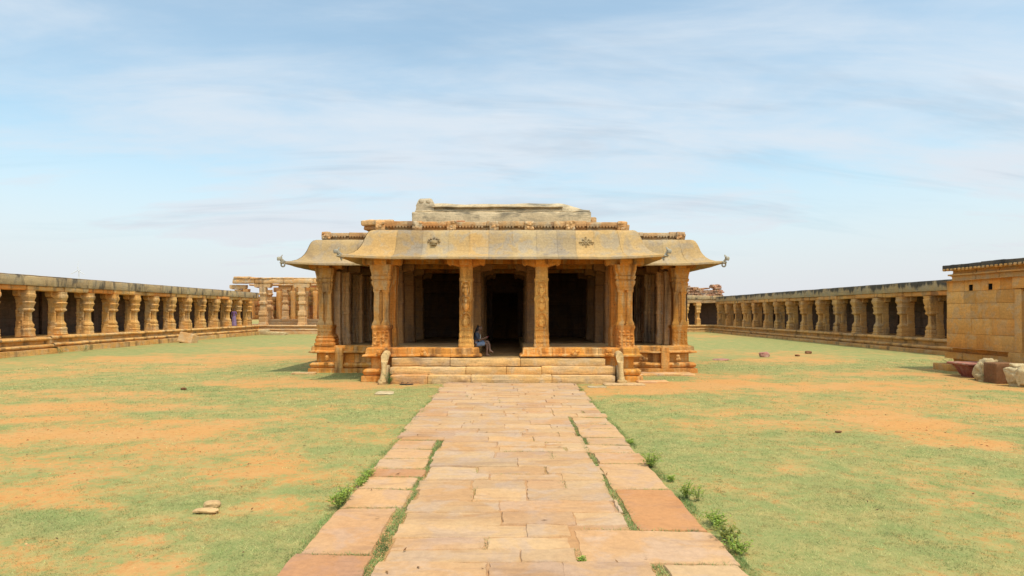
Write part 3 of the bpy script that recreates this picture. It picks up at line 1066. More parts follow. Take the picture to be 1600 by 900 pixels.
# sloping crown: profile along x, tapering to the right
rings = []
for k in range(33):
    u = k / 32
    x = -3.2 + u * 6.45
    top = 7.02 - .04 * u + .012 * math.sin(u * 23)
    if u > .5:
        top += .05 * math.sin((u - .5) * 6)
    if u > .82:
        top -= 2.0 * (u - .82) ** 1.15
    top = max(top, 6.72)
    yf = 26.16
    rings.append([(x, yf, 6.655), (x, yf + .06, 6.655 + (top - 6.655) * .45), (x, yf + .28, top - .03), (x, yf + .8, top), (x, 30.0, top + .02), (x, 32.6, 6.655)])
mb.loft(rings, .025, (.95, .93, .88))
mb.loft([[(-3.80 + q, 26.1 + q * .6, z), (-3.05 - q, 26.1 + q * .6, z), (-3.05 - q, 27.0, z), (-3.80 + q, 27.0, z)] for q, z in ((0, 6.63), (.02, 6.8), (.0, 6.85), (.05, 7.0), (.10, 7.12), (.16, 7.17))], .03, (.9, .9, .92))
for q in (-.15, .14):
    mb.blob((-3.42 + q, 26.13, 7.02), (.09, .05, .07), 4, .3, 2, (.8, .8, .82))
mb.box(-3.15, 2.2, 26.05, 26.4, 6.78, 6.82, .2, .02, .01, (1.05, 1.0, .92))
mb.box(3.36, 3.62, 26.4, 27.1, 5.5, 6.42, .1, .06, .06, (1.1, .8, .55))
tp(mb, 'roof_masonry', M['plaster'], freq=(1.2, 5))


# ------------------------------------------------------------------ colonnades round the court
def colonnade_pillar(v):
    """court side faces +X: square shaft behind, bulbous engaged colonnette in front"""
    mb = MB()
    h = 2.72
    mb.prof(-.16, 0, [(0, .275), (.55, .27), (.58, .245), (.9, .25), (.93, .235), (1.35, .24), (1.38, .25), (1.5, .25), (1.53, .23), (2.2, .235), (2.25, .26), (2.34, .26), (2.38, .23), (h, .23)], 'sq', amp=.028, dz=.08)
    rnd = lambda w: w * random.uniform(.95, 1.06)
    pr = [(0, .27), (.09, .275), (.12, .25), (.20, .265), (.25, .24), (.30, .25), (.42, .262), (.50, .255), (.55, .19), (.60, .225), (.72, .225), (.82, .165), (.92, .135), (1.42, .125), (1.47, .16), (1.55, .235), (1.63, .245), (1.68, .20), (1.78, .22), (1.95, .262), (2.03, .275), (2.08, .235), (2.2, .25), (2.36, .31), (2.50, .325), (2.55, .285), (h, .285)]
    mb.prof(.24, 0, [(z, rnd(w)) for z, w in pr], 'sq', amp=.025, dz=.07, asp=1.06, tint=tone(.97, 1.06))
    for q in range(10):
        mb.blob((random.uniform(-.36, .02), -.26, random.uniform(.3, 2.2)), (.06, .03, .06), q + v * 10, .4, 2, tone(.85, 1.1))
    return mb


def colonnade_bracket():
    mb = MB()
    rings = []
    hl = .50
    for (u, zl) in ((-hl, .14), (-hl + .04, .04), (-hl + .13, .0), (-hl + .2, .06), (-.22, .10), (0, .1), (.22, .10), (hl - .2, .06), (hl - .13, .0), (hl - .04, .04), (hl, .14)):
        rings.append([(-.36, u, zl), (.0, u, zl), (.0, u, .34), (-.36, u, .34)])
    mb.loft(rings, .02)
    return mb


def place(o, x, y, z, rz, parent):
    o.parent = parent
    o.location = (x, y, z)
    o.rotation_euler.z = rz


def dup(o, parent):
    c = o.copy()
    C.objects.link(c)
    c.parent = parent
    for ch in o.children:
        d = ch.copy()
        C.objects.link(d)
        d.parent = c
    return c


def drop_unused(ps):
    for p, used in ps:
        if not used:
            for ch in list(p.children):
                bpy.data.objects.remove(ch)
            bpy.data.objects.remove(p)


def make_proto(mat, n=4):
    ps = []
    for v in range(n):
        p = colonnade_pillar(v).build('pillar', mat, None, sharp=26, seed=v * 31 + 2, freq=(1.6, 6))
        b_ = colonnade_bracket().build('bracket', mat, None, seed=v)
        b_.parent = p
        b_.location = (.0, 0, 2.39)
        ps.append([p, False])
    return ps


def cplinth(z):
    return [(-.6, z), (-.02, z), (.06, z - .03), (.10, z - .10), (.08, z - .17), (.0, z - .20), (-.12, z - .21), (-.12, z - .42), (.0, z - .43), (.20, z - .45), (.24, z - .52), (.22, z - .60), (.10, z - .62), (.10, z - .68), (.42, z - .69), (.44, .10), (.44, -.1)]


def colonnade(root, side, X, ylist, y0, y1, zf, ztop, zbeam, mats, proto, plinths, depth=3.3):
    """side +1: court lies towards +X"""
    ox, oy = root.location.x, root.location.y
    s = side
    for (a, b_, dx, dzz) in plinths:
        pl = MB()
        ln = [(X + s * dx - ox, b_ - oy), (X + s * dx - ox, a - oy)] if s < 0 else [(X + dx - ox, a - oy), (X + dx - ox, b_ - oy)]
        # outwards must be left of travel: for court at +X travel towards -Y
        if s > 0:
            ln = ln[::-1]
        else:
            ln = ln[::-1]
        pl.sweep(ln, cplinth(zf + dzz), .45, 1.9, .015, .03, .03, lambda: tone(.86, 1.12, .07), course_tint=True)
        xa, xb = sorted((X - s * (depth + .1) - ox, X + s * (dx - .3) - ox))
        pl.box(xa, xb, a - oy, b_ - oy, -.05, zf + dzz - .012, .9, .008, .02, tone(.85, 1))
        # end faces of each stretch
        xa, xb = sorted((X + s * (dx - .5) - ox, X + s * (dx - .02) - ox))
        pl.box(xa, xb, a - oy + .02, a - oy + .3, 0, zf + dzz - .03, .3, .02, .03)
        pl.box(xa, xb, b_ - oy - .3, b_ - oy - .02, 0, zf + dzz - .03, .3, .02, .03)
        pl.build('plinth', mats[0], root)
    hz = (zbeam - zf) / 2.72
    for k, yk in enumerate(ylist):
        pr = proto[random.randrange(4)] if k else proto[0]
        p = pr[0] if not pr[1] else dup(pr[0], root)
        pr[1] = True
        place(p, X - s * .38 - ox + random.uniform(-.03, .03), yk - oy, zf - .008, (0 if s > 0 else math.pi) + R(random.uniform(-2, 2)), root)
        p.rotation_euler.x, p.rotation_euler.y = R(random.uniform(-.9, .9)), R(random.uniform(-.9, .9))
        p.scale = (random.uniform(.94, 1.06), random.choice((1, -1)) * random.uniform(.94, 1.05), hz)
    drop_unused(proto)
    bm_ = MB()
    cuts = [y0] + [yk + random.uniform(-.25, .25) for yk in ylist if y0 < yk < y1] + [y1]
    for a, b_ in zip(cuts, cuts[1:]):
        dx = random.uniform(-.06, .06)
        xa, xb = sorted((X - s * .62 - ox, X + s * (.02 + dx) - ox))
        t = random.choice([tone(.9, 1.12, .06), tone(.95, 1.15, .1), (1.08, .78, .58), (1.1, 1.05, 1.0)])
        bm_.box(xa, xb, a - oy, b_ - oy - .02, zbeam + .002, zbeam + .33 + random.uniform(-.05, .0), .22, .04, .06, t)
    bm_.build('lintel', mats[1], root, freq=(1.2, 4))
    rf = MB()
    yy = y0
    while yy < y1 - .1:
        w = min(random.uniform(1.4, 2.6), y1 - yy)
        dx = random.uniform(-.02, .02)
        xa, xb = sorted((X - s * (depth + .4) - ox, X + s * (.10 + dx) - ox))
        rf.box(xa, xb, yy - oy, yy + w - .012 - oy, zbeam + .29, ztop - .05 + random.uniform(-.015, .015), .35, .02, .03, tone(.92, 1.08))
        yy += w
    xa, xb = sorted((X - s * (depth + .4) - ox, X + s * .04 - ox))
    rf.box(xa, xb, y0 - oy, y1 - oy, ztop - .06, ztop, .6, .02, .03, (.6, .58, .56))
    rf.build('roof', mats[2], root)
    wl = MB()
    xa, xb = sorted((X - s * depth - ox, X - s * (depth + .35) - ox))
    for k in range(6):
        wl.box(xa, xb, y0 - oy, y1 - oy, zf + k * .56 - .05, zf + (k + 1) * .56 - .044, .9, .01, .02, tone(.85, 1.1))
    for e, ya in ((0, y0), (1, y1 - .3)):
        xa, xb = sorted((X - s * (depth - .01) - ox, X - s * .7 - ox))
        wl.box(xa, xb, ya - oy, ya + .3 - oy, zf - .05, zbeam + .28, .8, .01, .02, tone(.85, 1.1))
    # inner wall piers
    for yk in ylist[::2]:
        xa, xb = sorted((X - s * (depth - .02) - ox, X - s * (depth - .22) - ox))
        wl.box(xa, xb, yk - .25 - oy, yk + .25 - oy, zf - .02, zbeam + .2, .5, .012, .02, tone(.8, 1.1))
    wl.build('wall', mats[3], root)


YL = [35.4 + 2.7 * k for k in range(-1, 14)]
left = thing('colonnade', 'long pillared stone cloister along the left side of the court', 'cloister', (-28.6, 32, 0))
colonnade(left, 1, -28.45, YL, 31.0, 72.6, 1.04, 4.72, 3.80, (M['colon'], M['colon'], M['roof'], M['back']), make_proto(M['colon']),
          [(31.0, 38.95, .55, -.04), (39.45, 72.4, .22, .0)])
YR = [39.6 + 2.83 * k for k in range(-1, 15)]
right = thing('colonnade', 'long pillared stone cloister along the right side of the court', 'cloister', (26.2, 36, 0))
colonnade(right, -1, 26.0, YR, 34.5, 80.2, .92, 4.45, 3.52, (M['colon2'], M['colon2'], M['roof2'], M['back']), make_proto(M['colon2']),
          [(34.5, 80.0, .3, .0)])

# back row, right corner: low cloister with brick ruins on its roof
backr = thing('back_cloister', 'short low cloister across the back right corner topped by crumbling red brick', 'cloister', (22, 81, 0))
bl = MB()
bl.sweep([(5.4, 1.0), (5.4, -.05), (-14, -.05), (-14, 1)][1:3], cplinth(.9), .5, 2.0, .015, .03, .03, lambda: tone(.9, 1.1), course_tint=True)
bl.box(-14, 7.5, .3, 4.2, -.05, .89, 1, .01, .02)
bl.build('plinth', M['colon'], backr)
pm_ = None
for k, px in enumerate((1125.5, 1090.5, 1055, 1020, 990)):
    X = (px - 795) / 1000 * 81.3
    if pm_ is None:
        pm_ = make_proto(M['colon'], 2)
        p = pm_[0][0]
        other = pm_[1][0]
        other.parent = backr
        place(other, (1072 - 795) / 1000 * 81.3 - 22, .45, .89, -math.pi / 2, backr)
    else:
        p = dup(pm_[0][0], backr)
    place(p, X - 22, .45, .89, -math.pi / 2, backr)
    p.scale = (1, 1, (3.68 - .9) / 2.72)
bl = MB()
x = -14
while x < 6:
    w = random.uniform(2.4, 3.2)
    bl.box(x, x + w - .02, .05, .7, 3.682, 4.12 + random.uniform(-.04, .04), .25, .05, .06, tone(.95, 1.15))
    x += w
bl.build('lintel', M['ruin'], backr)
bl = MB()
x = -14
while x < 5.6:
    w = random.uniform(1.8, 3.0)
    bl.box(x, x + w - .02, -.05, 4.4, 4.10, 4.62 + random.uniform(-.05, .05), .3, .05, .06, tone(.92, 1.12))
    x += w
bl.build('roof', M['roof'], backr)
bl = MB()
bl.box(-14, 7.4, 4.0, 4.3, .8, 4.1, 1, .01, .02)
bl.build('wall', M['back'], backr)
bk = MB()
for row in range(7):
    x = -6 + random.uniform(0, .2)
    while x < 5.05:
        w = random.uniform(.28, .6)
        top = 4.62 + .19 * (row + 1)
        lim = 5.75 + .22 * math.sin(x * 1.3) + (.35 if x > 3.9 else 0) - (.25 if 1.0 < x < 3.9 else 0)
        if 4.62 + .19 * row < lim - .08:
            bk.box(x, x + w - .03, .3 + random.uniform(-.12, .08), 1.6, 4.6 + .19 * row, 4.6 + .19 * (row + 1) - .025, .2, .03, .03, tone(.8, 1.2, .14))
        x += w
bk.box(-4, 3.6, .45, 1.4, 5.45, 5.62, .25, .05, .05, (.75, .7, .62))
for q in range(9):
    bk.blob((4.15 + random.uniform(-.35, .5), .55, 5.55 + random.uniform(-.2, .36)), (.3, .3, .17), q, .35, 2, tone(.85, 1.15, .1))
bk.build('brick_ruin', M['brick'], backr)

# taller ruined pavilion in the back left corner
pav = thing('ruined_pavilion', 'tall roofless pillared stone pavilion with broken lintels in the back left corner', 'pavilion', (-28, 74, 0))


def tall_pillar(h, v):
    mb = MB()
    mb.prof(0, 0, [(0, .46), (.25, .46), (.3, .40), (.9, .42), (.95, .36), (1.2, .45), (1.6, .40), (1.7, .33), (h * .55, .31), (h * .57, .40), (h * .62, .40), (h * .64, .32), (h * .8, .33), (h * .82, .42), (h * .86, .42), (h * .88, .36), (h, .38)], 'sq', amp=.04, dz=.12)
    return mb


def tall_bracket():
    mb = MB()
    rings = []
    hl = .95
    for (u, zl) in ((-hl, .22), (-hl + .08, .05), (-hl + .28, .0), (-hl + .42, .1), (-.42, .05), (0, .0), (.42, .05), (hl - .42, .1), (hl - .28, .0), (hl - .08, .05), (hl, .22)):
        rings.append([(u, -.36, zl), (u, .36, zl), (u, .36, .5), (u, -.36, .5)])
    mb.loft(rings, .04)
    return mb


pp = MB()
pp.sweep([(16, .0), (-3.9, .0)], cplinth(1.02), .5, 2.2, .015, .03, .04, lambda: tone(.9, 1.12, .08), course_tint=True)
pp.box(-6.5, 16, .3, 9.5, -.05, 1.01, 1.2, .01, .02)
pp.box(-1.2, 16, 2.6, 9.4, 1.0, 1.32, 1.0, .02, .03)
pp.box(-1.0, 16, 3.1, 9.3, 1.32, 1.66, 1.0, .02, .03)
pp.build('plinth', M['ruin'], pav)
for k, (px, yy, z0, zt, br_) in enumerate(((373, 1.2, 1.0, 5.2, True), (385, 4.4, 1.0, 5.35, False), (411.5, .9, 1.0, 5.35, True), (472.5, .9, 1.0, 5.35, True), (533, .9, 1.0, 5.35, True), (446, 4.2, 1.66, 5.2, True), (505, 4.2, 1.66, 5.2, True), (420, 5.8, 1.66, 5.3, False))):
    X = (px - 795) / 1000 * (74 + yy)
    p = tall_pillar(zt - z0, k).build('pillar', M['ruin'], pav, seed=k * 5, freq=(1.2, 4))
    p.location = (X + 28, yy, z0)
    if k in (5, 6):
        p.scale = (.8, .8, 1)
    if br_:
        b_ = tall_bracket().build('bracket', M['ruin'], None, seed=k)
        b_.parent = p
        b_.location = (0, 0, zt - z0)
pp = MB()
for (a, c) in ((-4.2, -1.6), (-1.58, 1.75), (1.77, 5.2), (5.22, 9), (9.02, 15)):
    pp.box(a, c, .5, 1.35, 5.86, 6.36 + random.uniform(-.03, .05), .3, .06, .08, tone(1.0, 1.15, .05))
for (a, c) in ((-4.0, -2.2), (-2.15, .4), (.45, 3), (3.05, 6.3), (6.35, 14)):
    pp.box(a + random.uniform(-.1, .1), c, .4 + random.uniform(0, .2), 2.2, 6.38, 6.58 + random.uniform(-.05, .12), .3, .07, .08, tone(.9, 1.2, .1))
pp.box(-3.6, 12, 3.8, 4.5, 5.72, 5.95, .4, .05, .06, tone(1, 1.15))
pp.build('lintel', M['ruin'], pav)
pp = MB()
for row in range(8):
    x = -6.0
    while x < 15:
        w = random.uniform(1.0, 2.4)
        if row < 5 or x > -1.9:
            pp.box(x, x + w - .02, 7.0 + random.uniform(-.05, .05), 7.6, 1.6 + row * .58, 1.6 + (row + 1) * .58 - .004, .5, .015, .012, tuple(c * random.uniform(.5, .8) for c in (1, .8, .7)))  # darkened tint paints shaded gaps behind the lighter pilasters
        x += w
for x in (-4.6, -3.0, -1.2, .6, 2.2, 3.4, 4.6, 5.8, 7.0, 9.0):
    pp.box(x, x + .5, 6.3, 7.05, 1.6, 5.2 if x > -2 else 4.3, .4, .04, .05, tone(.85, 1.1, .1))
pp.build('wall', M['colon'], pav)

# ------------------------------------------------------------------ ashlar gate block at the right edge
gate = thing('stone_gatehouse', 'square ashlar stone block with two small vent holes and blackened coping at right edge', 'gatehouse', (19.1, 24, 0))
XF = 0.0                                       # face towards the court, local x
gl = MB()
courses = [(.99, 1.6), (1.6, 2.24), (2.24, 2.87), (2.87, 3.38), (3.38, 3.86)]
NEAR, FAR = .06, 3.92                          # local y of door jamb and far corner
holes = [(1.28, 1.52), (2.36, 2.60)]
for ci, (z0, z1) in enumerate(courses):
    yy = NEAR
    first = True
    while yy < FAR - .02:
        w = random.uniform(.6, 1.35)
        if yy + w > FAR - .45:
            w = FAR - yy
        segs = [(yy, yy + w, z0, z1)]
        if ci == 4:
            segs = []
            pts = [yy]
            for (a, c) in holes:
                if yy < a < yy + w or yy < c < yy + w:
                    pts += [max(yy, a), min(yy + w, c)]
            pts.append(yy + w)
            for a, c in zip(pts, pts[1:]):
                if c - a < .02:
                    continue
                mid = (a + c) / 2
                if any(h0 <= mid <= h1 for h0, h1 in holes):
                    segs.append((a, c, z0, z0 + .02))
                    segs.append((a, c, z0 + .26, z1))
                else:
                    segs.append((a, c, z0, z1))
        t = tone(.80, 1.15, .10)
        jx = random.uniform(-.006, .006)
        for (a, c, p_, q_) in segs:
            gl.box(jx, .55, a + .003, c - .003, p_ + .003, q_ - .003, .3, .008, .012, t)
        yy += w
for (a, c) in holes:                            # near-black lining added to paint the darkness inside the vent holes
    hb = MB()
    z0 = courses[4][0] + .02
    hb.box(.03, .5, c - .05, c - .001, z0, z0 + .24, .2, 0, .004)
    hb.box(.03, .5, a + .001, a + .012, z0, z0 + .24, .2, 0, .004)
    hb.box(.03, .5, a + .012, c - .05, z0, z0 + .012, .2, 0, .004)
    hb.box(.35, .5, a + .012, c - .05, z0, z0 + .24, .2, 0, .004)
    hb.build('vent_dark_insert', M['hole_dark'], gate)
# far return wall, near jamb, rear
for (z0, z1) in courses:
    gl.box(.3, 3.6, FAR - .5, FAR - .01, z0 + .003, z1 - .003, .5, .01, .015, tone(.85, 1.05))
    gl.box(3.3, 3.8, -5, FAR, z0 + .003, z1 - .003, .8, .01, .015, tone(.85, 1.05))
    gl.box(.02, .55, -5.0, -1.4, z0 + .003, z1 - .003, .8, .01, .015, tone(.85, 1.05))
gl.build('wall', M['ashlar'], gate)
gl = MB()
gl.box(-.10, .52, -.26, NEAR - .004, .99, 3.36, .3, .012, .02, tone(.95, 1.05))
gl.box(-.06, .5, -.50, -.27, .7, 3.30, .3, .012, .02, tone(.6, .75))
gl.box(-.12, .55, -1.65, .14, 3.385, 3.84, .3, .012, .02, tone(.95, 1.1))
gl.box(-.10, .52, -1.65, -1.4, .99, 3.36, .3, .012, .02, tone(.95, 1.05))
gl.build('door_frame', M['ashlar'], gate)
gl = MB()
gl.sweep([(1.5, FAR), (0, FAR), (0, .18)], [(-.3, 1.0), (.0, 1.0), (.12, .985), (.15, .93), (.14, .84), (.10, .80), (-.05, .79), (-.05, .52), (.02, .51), (.16, .50), (.18, .40), (.18, .30), (.22, .295), (.24, .1), (.24, -.1)][::1], .3, 1.1, .012, .02, .018, lambda: tone(.86, 1.08, .07), course_tint=True)
gl.box(-.42, .2, 3.2, 4.22, -.03, .27, .2, .025, .03, tone(.8, .95))
gl.box(-.26, .4, -.4, .17, -.02, .985, .25, .015, .02, tone(.75, .9))
gl.box(.2, 3.4, -5, 3.7, -.05, .98, .8, .01, .02)
gl.build('plinth', M['ashlar'], gate)
gl = MB()
gl.sweep([(3.4, FAR - .06), (0, FAR - .06), (0, -5)], [(-.2, 3.83), (.02, 3.835), (.10, 3.86), (.12, 3.93), (.11, 4.03), (.06, 4.06), (.0, 4.07), (.0, 4.13), (.12, 4.14), (.14, 4.20), (.14, 4.30), (-.2, 4.31)], .25, 1.3, .012, .02, .018, lambda: tone(.9, 1.12, .08), course_tint=True)
yy = -1.5
while yy < FAR:
    gl.box(-.18, -.08, yy, yy + .14, 4.275 + random.uniform(-.02, .01), 4.375, .1, .012, .02, tone(.9, 1.1))
    yy += .23
gl.build('cornice', M['ashlar'], gate)
gl = MB()
yy = -5
while yy < FAR + .05:
    w = min(random.uniform(1.0, 2.0), FAR + .10 - yy)
    gl.box(-.14 + random.uniform(-.015, .015), 3.8, yy, yy + w - .01, 4.312, 4.54 + random.uniform(-.02, .02), .2, .025, .03, tone(.85, 1.1))
    yy += w
gl.build('coping', M['cap'], gate)


# ------------------------------------------------------------------ loose stones
def loose(name, label, cat, mat, px, py, r, seed, rough=.28, sink=.25, tint=(1, 1, 1), sc=1.4, rz=0, group=None, sub=4):
    mb = MB()
    mb.blob((0, 0, 0), r, seed, rough, sub, tint, sc, .0)
    o = mb.build(name, M[mat], None, sharp=45)
    g = G(px, py)
    o.location = (g.x, g.y, r[2] * (1 - sink))
    o.rotation_euler.z = rz
    return tag(o, label, cat, group)


def block(name, label, cat, mat, loc, size, rot=(0, 0, 0), tint=(1, 1, 1), amp=.03, seed=0, group=None, r=.04, seg=.1):
    mb = MB()
    mb.box(-size[0] / 2, size[0] / 2, -size[1] / 2, size[1] / 2, 0, size[2], seg, amp, r, tint)
    o = mb.build(name, M[mat], None, seed=seed, freq=(1.5, 6))
    o.location = loc
    o.rotation_euler = rot
    return tag(o, label, cat, group)


# reddish fluted pedestal beside the gate block
ped = thing('fluted_pedestal', 'dark red fluted stone pedestal with a wide flat top', 'pedestal', (18.02, 24.7, 0))
q = MB()
rings = []
for (z, w) in ((0, .40), (.08, .42), (.10, .46), (.36, .58), (.44, .62), (.48, .63)):
    ring = []
    for k in range(48):
        a = 2 * math.pi * k / 48
        fl = 1 + (.06 * math.cos(a * 12) if .05 < z < .4 else 0)
        m_ = max(abs(math.cos(a)), abs(math.sin(a))) ** .8
        ring.append((w * fl * math.cos(a) / m_, w * fl * math.sin(a) / m_ * .8, z))
    rings.append(ring)
q.loft(rings, .008)
q.build('base', M['red'], ped)
q = MB()
q.box(-.72, .78, -.6, .62, .482, .56, .15, .012, .025, (1.5, 1.75, 1.7))
q.build('top_slab', M['red'], ped)

b1 = MB()
b1.blob((0, 0, .40), (.34, .36, .42), 21, .5, 4, (1, 1, 1), 2.2)
b1.blob((.18, .05, .62), (.36, .30, .18), 22, .55, 4, (1.05, 1.02, .98), 2.4)
b1.blob((-.12, -.05, .12), (.36, .34, .16), 25, .3, 4, (.9, .82, .7), 1.7)
o = b1.build('broken_stone', M['pale'], None, sharp=50)
o.location = (17.5, 23.45, 0)
o.scale = (.86, .86, .88)
tag(o, 'pale broken carved stone lump between the red pedestal and the brown block', 'stone')
block('stone_block', 'dark brown squared stone block between two pale broken stones', 'stone block', 'brown', (17.52, 22.72, -.03), (.86, .7, .74), (0, 0, R(-4)), amp=.012)
b1 = MB()
b1.blob((0, 0, .36), (.30, .34, .42), 31, .5, 4, (1.08, 1.1, 1.1), 2.1)
b1.blob((.20, .02, .60), (.42, .34, .24), 33, .55, 4, (1.08, 1.08, 1.05), 2.3)
b1.blob((.52, .05, .35), (.32, .34, .36), 35, .34, 4, (1.0, .95, .85), 1.6)
o = b1.build('broken_stone', M['pale'], None, sharp=50)
o.location = (17.2, 21.6, 0)
o.scale = (.86, .86, .88)
tag(o, 'large cream boulder right of the brown block at the edge of the view', 'stone')

block('fallen_stone', 'tilted squared stone leaning against the left cloister plinth', 'stone block', 'ruin', (-26.35, 52.3, -.08), (1.35, .75, .85), (R(-18), R(8), R(-14)), (1.05, 1.05, 1.0), .03, 4)
block('fallen_slab', 'long pale slab lying before the ruined pavilion', 'stone slab', 'pale', (-28.2, 72.0, 0), (2.3, 1.0, .55), (0, 0, R(3)), amp=.06, seed=3)
block('fallen_slab', 'low flat pale slab on the grass to the right of a longer slab', 'stone slab', 'pale', (-25.6, 70.6, -.05), (2.2, .9, .36), (0, R(3), R(-5)), amp=.06, seed=6)
loose('rock', 'squat reddish brown rock alone on the right lawn', 'rock', 'red', 1194.5, 558, (.28, .2, .17), 5, .28, .3, (1.9, 2.3, 2.3))
loose('rock', 'small dark rock nearest the right cloister steps', 'rock', 'brown', 1263, 552.5, (.2, .14, .1), 8, .3, .35)
loose('rock', 'tiny brown pebble left of the small dark rock', 'rock', 'brown', 1246, 556.5, (.11, .1, .06), 9, .3, .3)
loose('flat_stone', 'flat purplish stone sunk in the right lawn', 'flat stone', 'red', 1127, 562.5, (.40, .45, .04), 10, .2, .35, (1.9, 2.4, 2.5))
loose('flat_stone', 'rounded pale stone lying in the left foreground grass', 'flat stone', 'pale', 331, 791, (.10, .085, .045), 12, .2, .45, (1.02, .86, .75))
loose('flat_stone', 'thin pale stone with a dark undercut edge in left foreground grass', 'flat stone', 'pale', 323, 801, (.155, .06, .028), 14, .2, .1, (1.0, .84, .72))
loose('pebble', 'small dark stone on bare earth left of the temple', 'pebble', 'brown', 287, 609.5, (.09, .06, .05), 16, .3, .3)
loose('pebble', 'reddish chip of stone on the right lawn', 'pebble', 'brown', 1310, 676, (.065, .03, .022), 17, .3, .2)
loose('flat_stone', 'pale grey stone set in the grass before the left end of the steps', 'flat stone', 'pale', 601, 615, (.27, .34, .03), 19, .2, .35, (.85, .85, .9))
block('kerb_slab', 'low worn slab beside the right end of the steps', 'stone slab', 'step', (3.95, 21.95, -.02), (1.4, .5, .08), (0, 0, R(-2)), (.95, .9, .9), .015)
block('kerb_slab', 'flat grey slab half buried at the corner of the right path edge', 'stone slab', 'pale', (2.95, 21.4, -.04), (.62, .4, .065), (0, 0, R(4)), (.8, .85, .95), .02)
block('kerb_slab', 'flat slab against the foot of the left wing plinth', 'stone slab', 'step', (-8.3, 25.9, -.03), (.95, .5, .1), (0, 0, R(5)), (1, .92, .85), .02)
block('kerb_slab', 'long pale slab lying along the right wing plinth', 'stone slab', 'step', (6.2, 25.6, -.03), (2.3, .8, .11), (0, 0, R(2)), (.98, .88, .86), .02)
block('kerb_slab', 'short pinkish slab below the right porch corner', 'stone slab', 'step', (5.1, 22.75, -.03), (1.1, .5, .10), (0, 0, R(1)), (1.0, .8, .7), .02)
for k, (x, y, s_) in enumerate(((-27.9, 38.2, .1), (-26.8, 38.9, .12))):
    pass


# pair of dark sandals at the foot of the steps
def sandal(x, y, rz, label):
    root = thing('sandal', label, 'sandal', (x, y, .012), rz, 'sandals left at the foot of the steps')
    mb = MB()
    pts = [(-.040, -.13), (-.047, -.05), (-.038, .03), (-.05, .10), (-.02, .145), (.03, .14), (.05, .09), (.042, 0), (.045, -.08), (.03, -.135)]
    mb.loft([[(x_, y_, 0) for x_, y_ in pts], [(x_, y_, .028) for x_, y_ in pts]], 0)
    mb.build('sole', SHOE, root)
    mb = MB()
    for sg in (-1, 1):
        rings = []
        for t in range(7):
            u = t / 6
            c = Vector((sg * .046 * (1 - u), .02 + .07 * u, .03 + .05 * math.sin(math.pi * min(1, u * .6 + .3))))
            rings.append([tuple(c + Vector((0, .012 * math.cos(a), .006 * math.sin(a)))) for a in (0, 1.57, 3.14, 4.71)])
        mb.loft(rings, 0)
    mb.build('strap', SHOE, root)


SHOE = plain('dark_rubber', (.035, .03, .032), .6)
sandal(-3.62, 22.0, R(70), 'dark sandal on the left of a pair at the foot of the steps')
sandal(-3.42, 22.02, R(115), 'dark sandal on the right of a pair at the foot of the steps')


# ------------------------------------------------------------------ weeds
wm, nt, b = nodes('weed_leaf')
ta = N(nt, 'ShaderNodeAttribute', attribute_name='tint').outputs['Color']
nt.links.new(ta, b.inputs['Base Color'])
b.inputs['Roughness'].default_value = .55
tr = N(nt, 'ShaderNodeBsdfTranslucent')
nt.links.new(ta, tr.inputs['Color'])
mxs = N(nt, 'ShaderNodeMixShader')
mxs.inputs[0].default_value = .4
nt.links.new(b.outputs[0], mxs.inputs[1])
nt.links.new(tr.outputs[0], mxs.inputs[2])
nt.links.new(mxs.outputs[0], nt.nodes['Material Output'].inputs['Surface'])


def weed(px, py, hgt, spread, n, label, length=0.0, hue=(.24, .36, .055), group='weeds along the path edges', rz=0.0, pos=None):
    hgt, spread = hgt * 1.25, spread * 1.2
    n = int(n * 1.4)
    root = thing('weed', label, 'weed', tuple(pos) if pos else tuple(G(px, py)), rz, group)
    lf, st = MB(), MB()
    for k in range(n):
        a = random.uniform(0, 6.28)
        hh = hgt * random.uniform(.45, 1.05)
        l0 = random.uniform(-length / 2, length / 2)
        base = Vector((random.uniform(-.02, .02), l0, 0))
        tip = base + Vector((math.cos(a) * spread * random.uniform(.2, 1), math.sin(a) * spread * random.uniform(.2, 1), hh))
        rings = []
        for t in range(5):
            u = t / 4
            c = base.lerp(tip, u) + Vector((0, 0, .12 * hh * math.sin(u * 3.14)))
            rings.append([tuple(c + Vector((.0022 * math.cos(q), .0022 * math.sin(q), 0))) for q in (0, 2.1, 4.2)])
        st.loft(rings, 0, (.12, .17, .05))
        for m_ in range(random.randint(5, 9)):
            u = random.uniform(.25, 1.0)
            c = base.lerp(tip, u) + Vector((0, 0, .12 * hh * math.sin(u * 3.14)))
            d = Vector((random.gauss(0, 1), random.gauss(0, 1), random.uniform(-.1, .9))).normalized()
            sd = d.cross(Vector((0, 0, 1))).normalized() * random.uniform(.006, .012)
            ll = random.uniform(.025, .055)
            kx = random.uniform(.75, 1.35)
            ye = random.uniform(0, .5)
            col_ = (hue[0] * kx * (1 + ye), hue[1] * kx * (1 + .25 * ye), hue[2] * kx)
            p0, p1, p2 = c, c + d * ll * .5 + Vector((0, 0, .004)), c + d * ll - Vector((0, 0, .006))
            lf.add([tuple(p0), tuple(p1 + sd), tuple(p2), tuple(p1 - sd)], [(0, 1, 2), (0, 2, 3)], col_, 0)
    lf.build('foliage', wm, root, weld=False, smooth=False)
    st.build('stem', wm, root, weld=False)


